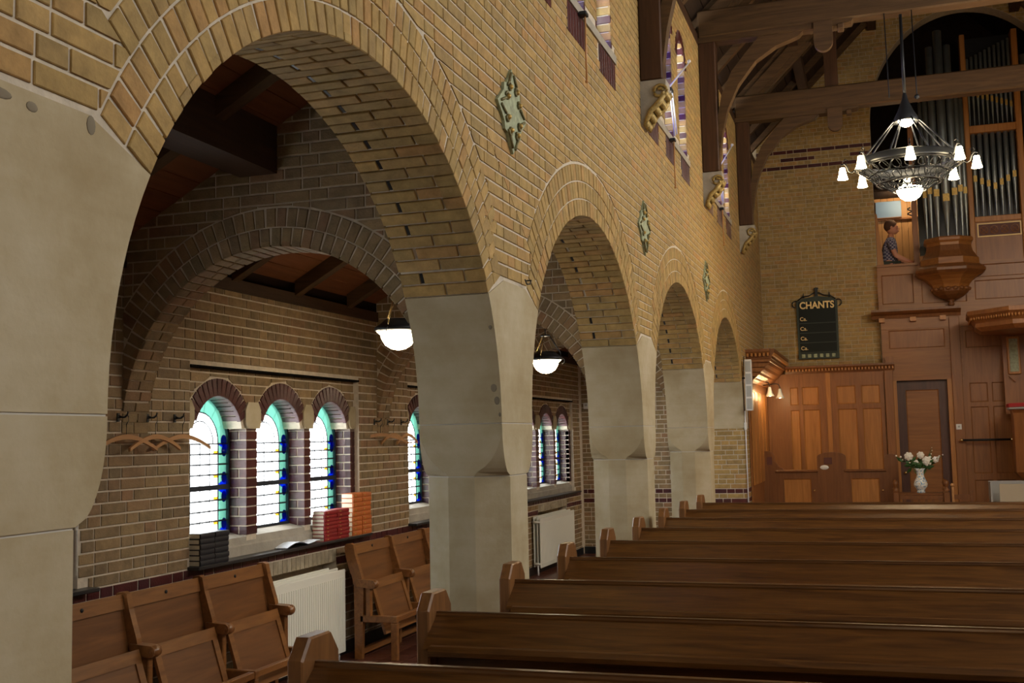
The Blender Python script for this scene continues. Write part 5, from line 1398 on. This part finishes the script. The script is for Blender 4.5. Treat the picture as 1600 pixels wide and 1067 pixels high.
MB().box(OX-.50, OX-.42, 18.74, 18.95, 4.3, 6.9).build('case_post', 'panel_dark', t)
MB().box(OX-.40, OX+.40, 18.93, 19.0, 4.5, 7.3).build('case_back', 'dark', t)
m = MB(); m.lathe([(.30, 6.95), (.40, 7.02), (.42, 7.08), (.36, 7.10)], (OX, 18.62, 0), 16); m.build('tower_collar', 'panel_dark', t)
MB().box(3.27, 3.35, 18.70, 18.95, 4.3, 8.0, ch=.01).build('case_post', 'panel', t)
MB().box(4.03, 4.12, 18.70, 18.95, 4.3, 8.0, ch=.01).build('case_post', 'panel', t)
MB().box(3.35, 4.03, 18.72, 18.90, 4.94, 5.03, ch=.008).build('case_rail', 'panel', t)
MB().box(3.35, 4.03, 18.72, 18.90, 6.38, 6.50, ch=.008).build('case_rail', 'panel', t)
MB().box(3.35, 4.03, 18.75, 18.80, 4.28, 4.95).build('case_panel', 'panel_dark', t)
MB().box(3.38, 4.02, 18.735, 18.755, 4.70, 4.92).build('carved_frame', 'goldpaint', t)
cf = MB().box(3.40, 4.0, 18.728, 18.737, 4.72, 4.90).build('carved_ground', 'carve', t)
m = MB()
for k in range(4):
    cc = 3.475+k*.15
    m.tube([(cc+.055*math.cos(q), 18.725, 4.81+.06*math.sin(q)) for q in [2*pi*i/12 for i in range(13)]], .006, 5)
    m.tube([(cc-.05, 18.725, 4.76), (cc+.05, 18.725, 4.86)], .005, 5); m.tube([(cc-.05, 18.725, 4.86), (cc+.05, 18.725, 4.76)], .005, 5)
m.build('tracery', 'panel_dark', cf)
MB().box(3.35, 4.03, 18.96, 19.0, 5.0, 8.0).build('case_back', 'dark', t)
for k, zm in enumerate((5.60, 5.55, 5.51, 5.46, 5.52, 5.57, 5.63)):
    pipe(3.40+k*.096, 18.83, 5.03, zm, 6.40, .037, t)
for k in range(10): pipe(3.375+k*.0685, 18.83, 6.50, 7.02-.028*k, 7.62+.03*k, .025, t)
for k in range(5): pipe(4.20+k*.12, 18.85, 5.0, 5.6, 7.6, .05, t)
# loft furniture and organist
t = thing('music_sheet_board', (2.08, 19.55, 5.27), 'pale blue sheet standing on the rail behind the organist', 'sheet')
MB().box(1.875, 2.285, 19.52, 19.545, 5.265, 5.55, ch=.004).build('sheet_panel', 'bluepaper', t); MB().box(1.875, 2.285, 19.515, 19.55, 5.262, 5.275).build('sheet_ledge', 'panel_h', t)
t = thing('organ_bench', (2.08, 19.1, 3.96), 'pale bench under the seated organist', 'bench')
MB().box(1.86, 2.28, 18.93, 19.28, 4.20, 4.245, ch=.005).build('bench_top', 'card', t)
for (a, b) in ((1.88, 18.96), (1.88, 19.22), (2.22, 18.96), (2.22, 19.22)): MB().box(a, a+.04, b, b+.04, 3.96, 4.2).build('leg', 'panel_h', t)
t = thing('organ_keyboard', (2.50, 19.1, 4.2), 'oak keydesk under the hands of the organist', 'keyboard')
MB().box(2.41, 2.62, 18.98, 19.5, 4.31, 4.35, ch=.006).box(2.56, 2.62, 18.98, 19.5, 3.96, 4.31).build('keydesk', 'panel', t); MB().box(2.42, 2.54, 19.0, 19.4, 4.35, 4.362).build('keys', 'white', t)
MB().box(2.50, 2.62, 19.0, 19.4, 4.62, 4.635).box(2.60, 2.62, 18.98, 19.5, 4.35, 4.64).build('reading_ledge', 'panel_dark', t)
def skin(name, pts, edges, radii, mat, parent, sub=2):
    me = bpy.data.meshes.new(name); me.from_pydata(pts, edges, []); o = bpy.data.objects.new(name, me); COL.objects.link(o)
    mo = o.modifiers.new('skin', 'SKIN'); mo.use_smooth_shade = True
    for i, r in enumerate(radii): me.skin_vertices[0].data[i].radius = (r, r) if not isinstance(r, tuple) else r
    me.skin_vertices[0].data[0].use_root = True
    s_ = o.modifiers.new('sub', 'SUBSURF'); s_.levels = sub; s_.render_levels = sub
    me.materials.append(M[mat]); o.parent = parent; o.location = -world_loc(parent); return o
t = thing('person', (2.08, 19.1, 4.245), 'organist in a checked shirt seated in profile at the keys', 'person')
px_, py_ = 2.05, 19.1
pts = [(px_, py_, 4.33), (px_+.0, py_, 4.48), (px_+.01, py_, 4.65), (px_+.02, py_, 4.78), (px_+.035, py_, 4.87), (px_+.05, py_, 4.93),
       (px_+.02, py_-.17, 4.79), (px_+.09, py_-.20, 4.53), (px_+.26, py_-.16, 4.44), (px_+.37, py_-.13, 4.40),
       (px_+.02, py_+.17, 4.79), (px_+.09, py_+.20, 4.53), (px_+.26, py_+.14, 4.42), (px_+.37, py_+.10, 4.38),
       (px_+.02, py_-.10, 4.31), (px_+.29, py_-.11, 4.31), (px_+.27, py_-.11, 4.02), (px_+.02, py_+.10, 4.31), (px_+.29, py_+.11, 4.31), (px_+.27, py_+.11, 4.02)]
ed = [(0, 1), (1, 2), (2, 3), (3, 4), (4, 5), (3, 6), (6, 7), (7, 8), (8, 9), (3, 10), (10, 11), (11, 12), (12, 13), (0, 14), (14, 15), (15, 16), (0, 17), (17, 18), (18, 19)]
rad = [.13, .12, .125, .13, .055, .05, .058, .042, .034, .024, .058, .042, .034, .024, .08, .06, .04, .08, .06, .04]
skin('body', pts, ed, rad, 'skin', t)
skin('shirt', [(px_, py_, 4.30), (px_, py_, 4.48), (px_+.01, py_, 4.65), (px_+.02, py_, 4.78), (px_+.03, py_, 4.84), (px_+.02, py_-.17, 4.79), (px_+.075, py_-.195, 4.60), (px_+.02, py_+.17, 4.79), (px_+.075, py_+.195, 4.60)],
     [(0, 1), (1, 2), (2, 3), (3, 4), (3, 5), (5, 6), (3, 7), (7, 8)], [.145, .137, .14, .142, .075, .072, .062, .072, .062], 'plaid', t)
skin('trousers', [(px_, py_, 4.34), (px_+.02, py_-.10, 4.315), (px_+.29, py_-.11, 4.31), (px_+.28, py_-.11, 4.06), (px_+.02, py_+.10, 4.315), (px_+.29, py_+.11, 4.31), (px_+.28, py_+.11, 4.06)],
     [(0, 1), (1, 2), (2, 3), (0, 4), (4, 5), (5, 6)], [.142, .092, .07, .055, .092, .07, .055], 'trouser', t)
hx, hz = px_+.06, 5.02
m = MB(); m.ball((hx, py_, hz), .098, 0, 20, 14, (.98, .80, 1.18)); m.ball((hx+.045, py_, hz-.055), .06, 0, 14, 10, (1, .9, .9))
m.prism([(hx+.085, py_-.012, hz+.02), (hx+.125, py_-.010, hz-.03), (hx+.095, py_-.012, hz-.035)], (0, .024, 0)); m.ball((hx+.10, py_, hz-.062), .016, 0, 10, 8, (1, 1.6, .6))
m.ball((hx-.005, py_-.082, hz-.01), .026, 0, 10, 8, (.8, .4, 1.2)); m.ball((hx-.005, py_+.082, hz-.01), .026, 0, 10, 8, (.8, .4, 1.2)); m.build('head', 'skin', t)
m = MB()
for s_ in (-1, 1): m.ball((hx+.082, py_+s_*.032, hz+.012), .011, 0, 8, 6)
m.build('eyes', 'dark', t)
m = MB(); m.ball((hx-.02, py_, hz+.03), .108, 0, 20, 14, (.98, .82, 1.02)); hb = m.build('hair', 'hair', t)
for s_, (wx, wy, wz) in ((-1, (px_+.37, py_-.13, 4.40)), (1, (px_+.37, py_+.10, 4.38))):
    P = [(wx-.02, wy, wz), (wx+.03, wy, wz), (wx+.065, wy, wz-.003)]; E_ = [(0, 1), (1, 2)]; R_ = [.024, .026, .024]
    for k in range(4):
        b = len(P); yy = wy+(-.024+.016*k); ln = (.052, .062, .060, .048)[k]
        P += [(wx+.075, yy, wz), (wx+.075+ln*.5, yy, wz-.004), (wx+.075+ln, yy, wz-.024)]; E_ += [(2, b), (b, b+1), (b+1, b+2)]; R_ += [.0095, .0085, .007]
    b = len(P); P += [(wx+.03, wy-s_*.03, wz-.004), (wx+.06, wy-s_*.045, wz-.018)]; E_ += [(1, b), (b, b+1)]; R_ += [.011, .008]
    skin('hand', P, E_, R_, 'skin', t, 1)
MB().box(1.30, 2.46, 18.99, 19.7, 5.62, 5.66).build('nook_light_baffle', 'boards_dark', lo)  # board added to keep the loft lamp's light out of the space above
point('loft_lamp', (2.30, 19.15, 5.50), 9, (1, .70, .38), .06)
# ---- elders' stalls, reading lamps
YS = 17.6
t = thing('choir_stall_front', (.9, YS, 0), 'oak box stall front with two low doors and rounded uprights', 'stall')
def upright(x0, x1, zt, hi_left=True, kind='round'):
    if kind == 'round':
        n = 10; pts = [(x0, 0), (x0, zt-.07)]+[((x0+x1)/2-(x1-x0)/2*math.cos(pi*i/n), zt-.07+.07*math.sin(pi*i/n)) for i in range(n+1)]+[(x1, 0)]
    else:
        pts = [(x0, 0), (x0, zt), (x0+.10, zt), (x0+.155, zt-.03), (x0+.18, zt-.09), (x0+.19, zt-.16), (x0+.235, zt-.235), (x1, zt-.27), (x1, 0)]
    MB().prism([(a, YS-.03, b) for a, b in pts], (0, .06, 0)).build('upright', 'stall', t)
upright(-.0+.01, .325, 1.41, kind='s'); upright(.83, 1.25, 1.38); upright(1.80, 2.0, 1.34)
MB().box(.08, .16, YS-.034, YS-.03, 1.20, 1.32).build('carved_motif', 'carve', t); MB().box(.93, 1.05, YS-.036, YS-.03, 1.20, 1.30, ch=.004).build('carved_motif', 'carve', t)
for (a, b, l_) in ((.21, .83, 1), (1.23, 1.82, 2)):
    d = empty('low_door', (a, YS, 0)); d.parent = t; d.location = Vector((a, YS, 0))-world_loc(t)
    frame_panels(d, a, b, 0.02, 1.08, YS-.025, [(a+.09, b-.10, .15, .98)], fm='stall', pm='panel', dep=.03)
    MB().box(a-.01, b+.01, YS-.05, YS+.03, 1.08, 1.115, ch=.008).build('cap_rail', 'stall', d)
    m = MB(); m.ball((b-.055, YS-.045, .80), .016); m.tube([(b-.055, YS-.045, .80), (b-.055, YS-.02, .80)], .005, 6); m.build('brass_knob', 'brass', d)
m = MB(); m.lathe([(0, .004), (.06, .003), (.064, 0), (0, -.001)], (0, 0, 0), 24); m.v = [(.935+v[0]+.0, YS-.034-v[2], 1.15+v[1]*.55) for v in m.v]; m.build('oval_plate', 'white', t)
MB().box(.0, 1.95, YS+.45, YS+.85, .40, .45).build('bench_seat', 'stall', t)
t = thing('reading_lamp', (.2, 17.6, 2.3), 'twin-shade reading lamp on a bent arm under the canopy', 'lamp')
for (x, y, z) in ((.18, 17.45, 2.30), (.32, 17.6, 2.27)):
    MB().lathe([(.018, .10), (.024, .085), (.03, .05), (.045, .0), (.07, -.045), (.066, -.045), (.03, .0), (.0, .04)], (x, y, z), 16).build('lamp_shade', 'enamel', t)
    MB().ball((x, y, z-.022), .030, 0, 10, 8, (1, 1, .8)).build('bulb', 'bulb', t)
    MB().tube([(x, y, z+.10), (x, y, z+.13), (x-.02, y, z+.17), (x-.06, y, z+.18), (.0+.02, y+.05, z+.16)], .007, 6).build('lamp_arm', 'iron', t)
for (x, y, z) in ((.22, 17.1, 2.28), (.30, 17.85, 2.26)): point('reading_light', (x, y, z), 4.5, (1, .62, .28), .04)
# ---- vase table
YT = 17.1
t = thing('vase_table', (2.28, YT, 0), 'carved oak table with ball finials carrying the vase', 'table')
MB().box(1.99, 2.58, YT-.17, YT+.22, .755, .785, ch=.006).build('table_top', 'stall', t)
MB().box(2.0, 2.60, YT-.165, YT-.14, .70, .755).build('apron', 'stall', t)
for k in range(6): MB().box(2.04+k*.095, 2.075+k*.095, YT-.16, YT-.14, .25, .70).build('slat', 'stall', t)
MB().box(2.0, 2.60, YT-.165, YT-.14, .2, .25).build('lower_rail', 'stall', t)
for (x, zf) in ((1.94, .965), (2.62, .935)):
    for yy in (YT-.18, YT+.2):
        p = MB().box(x-.04, x+.04, yy-.03, yy+.04, 0, .80, ch=.006).build('leg', 'stall', t)
        MB().lathe([(.04, .80-zf), (.045, .815-zf), (.025, .83-zf), (.02, .85-zf), (.032, .875-zf), (.04, .905-zf), (.032, .935-zf), (.012, .95-zf), (0, .952-zf)], (x, yy+.005, zf+.02), 14).build('ball_finial', 'stall', p)
t = thing('chair', (2.78, YT+.15, 0), 'small chair back with a carved knob right of the vase table', 'chair')
MB().box(2.70, 2.735, YT+.1, YT+.14, 0, .86, ch=.005).build('back_post', 'hanger', t); MB().box(2.95, 2.985, YT+.1, YT+.14, 0, .80).build('back_post', 'stall', t)
MB().box(2.72, 2.97, YT-.2, YT+.14, .42, .45).build('seat', 'stall', t); MB().box(2.72, 2.97, YT+.11, YT+.13, .68, .75).build('back_rail', 'stall', t)
MB().ball((2.717, YT+.12, .885), .03).build('knob', 'hanger', t)
for a in (2.72, 2.95): MB().box(a, a+.03, YT-.2, YT-.17, 0, .42).build('leg', 'stall', t)
t = thing('flower_vase', (2.285, YT-.02, .785), 'painted porcelain vase holding white flowers', 'vase')
MB().lathe([(0, 0), (.055, 0), (.06, .01), (.05, .03), (.06, .05), (.09, .09), (.097, .125), (.085, .17), (.06, .215), (.048, .26), (.052, .31), (.075, .35), (.072, .352), (.045, .31)], (2.285, YT-.02, .785), 24).build('vase_body', 'vase', t)
t = thing('flower_bouquet', (2.285, YT-.02, 1.13), 'bouquet of white roses and green leaves in the vase', 'flowers')
vx, vy, vz = 2.285, YT-.02, 1.12
rnd = random.Random(11)
heads = [(-.14, .19, .062), (.015, .205, .052), (-.05, .10, .042), (.095, .12, .068), (.205, .14, .045), (-.30, .20, .026), (-.245, .185, .028), (.255, .19, .022), (.30, .205, .018), (.155, .22, .018), (.165, .27, .016), (.165, .31, .014), (.24, .17, .028), (.14, .175, .03), (-.22, .14, .02), (-.13, .10, .022), (-.18, .13, .018)]
for (dx, dz, r) in heads:
    c = (vx+dx*1.05, vy-.05+rnd.uniform(-.05, .05), vz+dz)
    st_ = MB().tube([(vx+dx*.1, vy, vz-.1), (vx+dx*.5, vy, vz+dz*.35), c], .003, 5).build('stem', 'leaf', t)
    m = MB(); m.ball(c, r*.55, 0, 8, 6)
    if r > .03:
        for L, (n, rr) in enumerate(((5, .5), (7, .85))):
            for k in range(n):
                a = 2*pi*k/n+L; m.ball((c[0]+rr*r*.75*math.cos(a), c[1]-.01*(1-L), c[2]+rr*r*.75*math.sin(a)), r*.42, 0, 7, 5, (1, .6, 1))
    m.build('flower_head', 'petal' if r > .016 else 'bud', st_)
for k in range(70):
    a = rnd.uniform(0, 2*pi); u = rnd.uniform(0, 1); L = rnd.uniform(.06, .13)
    base = Vector((vx+rnd.uniform(-.17, .17)*(.4+u), vy+rnd.uniform(-.09, .07), vz-.0+u*.11)); d = Vector((math.cos(a), rnd.uniform(-.5, .3), .5*math.sin(a)+.35)).normalized()
    s_ = d.cross(Vector((0, 1, .2))).normalized()*L*.2
    m = MB(); m.add([base, base+d*L*.5+s_, base+d*L, base+d*L*.5-s_, base+d*L*.5+Vector((0, -.008, .004))], [(0, 1, 4), (1, 2, 4), (2, 3, 4), (3, 0, 4)]); m.build('leaf', 'leaf', t)
# ---- pulpit and small things at the right edge
t = thing('pulpit', (4.0, 17.7, 0), 'oak pulpit with red cloth and an overhanging sounding board', 'pulpit')
octo([(0, .0), (.30, 0), (.30, .9), (.42, 1.05), (.42, 1.90), (.44, 1.95)], (4.0, 17.7, 0), 'pulpit_tub', 'panel_dark', t)
octo([(.44, 1.95), (.475, 1.96), (.475, 1.985), (0, 1.985)], (4.0, 17.7, 0), 'desk_ledge', 'grille', t)
octo([(.478, 1.99), (.482, 2.03), (.46, 2.045), (0, 2.045)], (4.0, 17.7, 0), 'red_cloth', 'cushion', t)
octo([(0, 3.10), (.78, 3.10), (.86, 3.16), (.86, 3.22), (.93, 3.30), (.98, 3.34), (.98, 3.40), (0, 3.5)], (3.98, 17.75, 0), 'sounding_board', 'panel_dark', t, 0.35, 18.45)
m = MB()
for k in range(8):
    a, b = [Vector((3.98+.935*math.cos(.35+2*pi*(k+j)/8), 17.75+.935*math.sin(.35+2*pi*(k+j)/8), 3.285)) for j in (0, 1)]
    for j in range(16):
        c = a+(b-a)*(j+.5)/16
        if c.y < 18.4: m.ball(c, .014, 0, 5, 4, (1, 1, 1.8))
m.build('dentil_row', 'panel', t)
bb = MB().box(3.60, 4.4, 18.35, 18.45, 1.9, 3.12).build('back_board', 'panel_dark', t)
MB().box(3.66, 3.84, 18.30, 18.35, 2.50, 3.08, ch=.01).build('carved_drop', 'panel', t)
MB().box(3.69, 3.81, 18.29, 18.30, 2.54, 3.04).build('drop_relief', 'verdigris', t)
m = MB(); m.prism([(3.66, 18.30, 2.48), (3.84, 18.30, 2.48), (3.75, 18.30, 2.38)], (0, .05, 0)); m.build('drop_point', 'panel_dark', t)
t = thing('handrail', (3.3, 18.45, 1.5), 'dark handrail with brass ends on the panelling', 'rail')
MB().tube([(2.97, 18.44, 1.515), (3.66, 18.44, 1.515)], .017, 8).build('rail_bar', 'iron', t)
for x in (2.955, 3.67): MB().ball((x, 18.44, 1.515), .026).tube([(x, 18.44, 1.515), (x, 18.53, 1.515)], .01, 6).build('rail_end', 'brass', t)
t = thing('light_switch', (2.93, YP-.06, 1.72), 'white light switch on the pilaster right of the door', 'switch')
MB().box(2.89, 2.97, YP-.065, YP-.05, 1.68, 1.765, ch=.003).build('switch_plate', 'white', t); MB().box(2.915, 2.945, YP-.07, YP-.064, 1.71, 1.74).build('rocker', 'grille', t)
t = thing('box', (3.45, 17.2, 0), 'pale open box front standing by the pulpit foot', 'box')
MB().box(3.33, 3.75, 17.12, 17.14, 0, .90).build('front_panel', 'card', t); MB().box(3.22, 3.75, 17.5, 17.52, 0, .93).build('back_panel', 'grille', t); MB().box(3.22, 3.24, 17.2, 17.5, 0, .92).build('side_panel', 'grille', t)
t = thing('iron_scroll', (2.45, 18.72, 5.1), 'dark iron scroll on the organ case beside the organist', 'ornament')
MB().tube([(2.385+.03*math.cos(q), 18.70, 5.12+.012*q*1.0) for q in [i*.5 for i in range(24)]], .010, 6).build('scroll', 'iron', t)
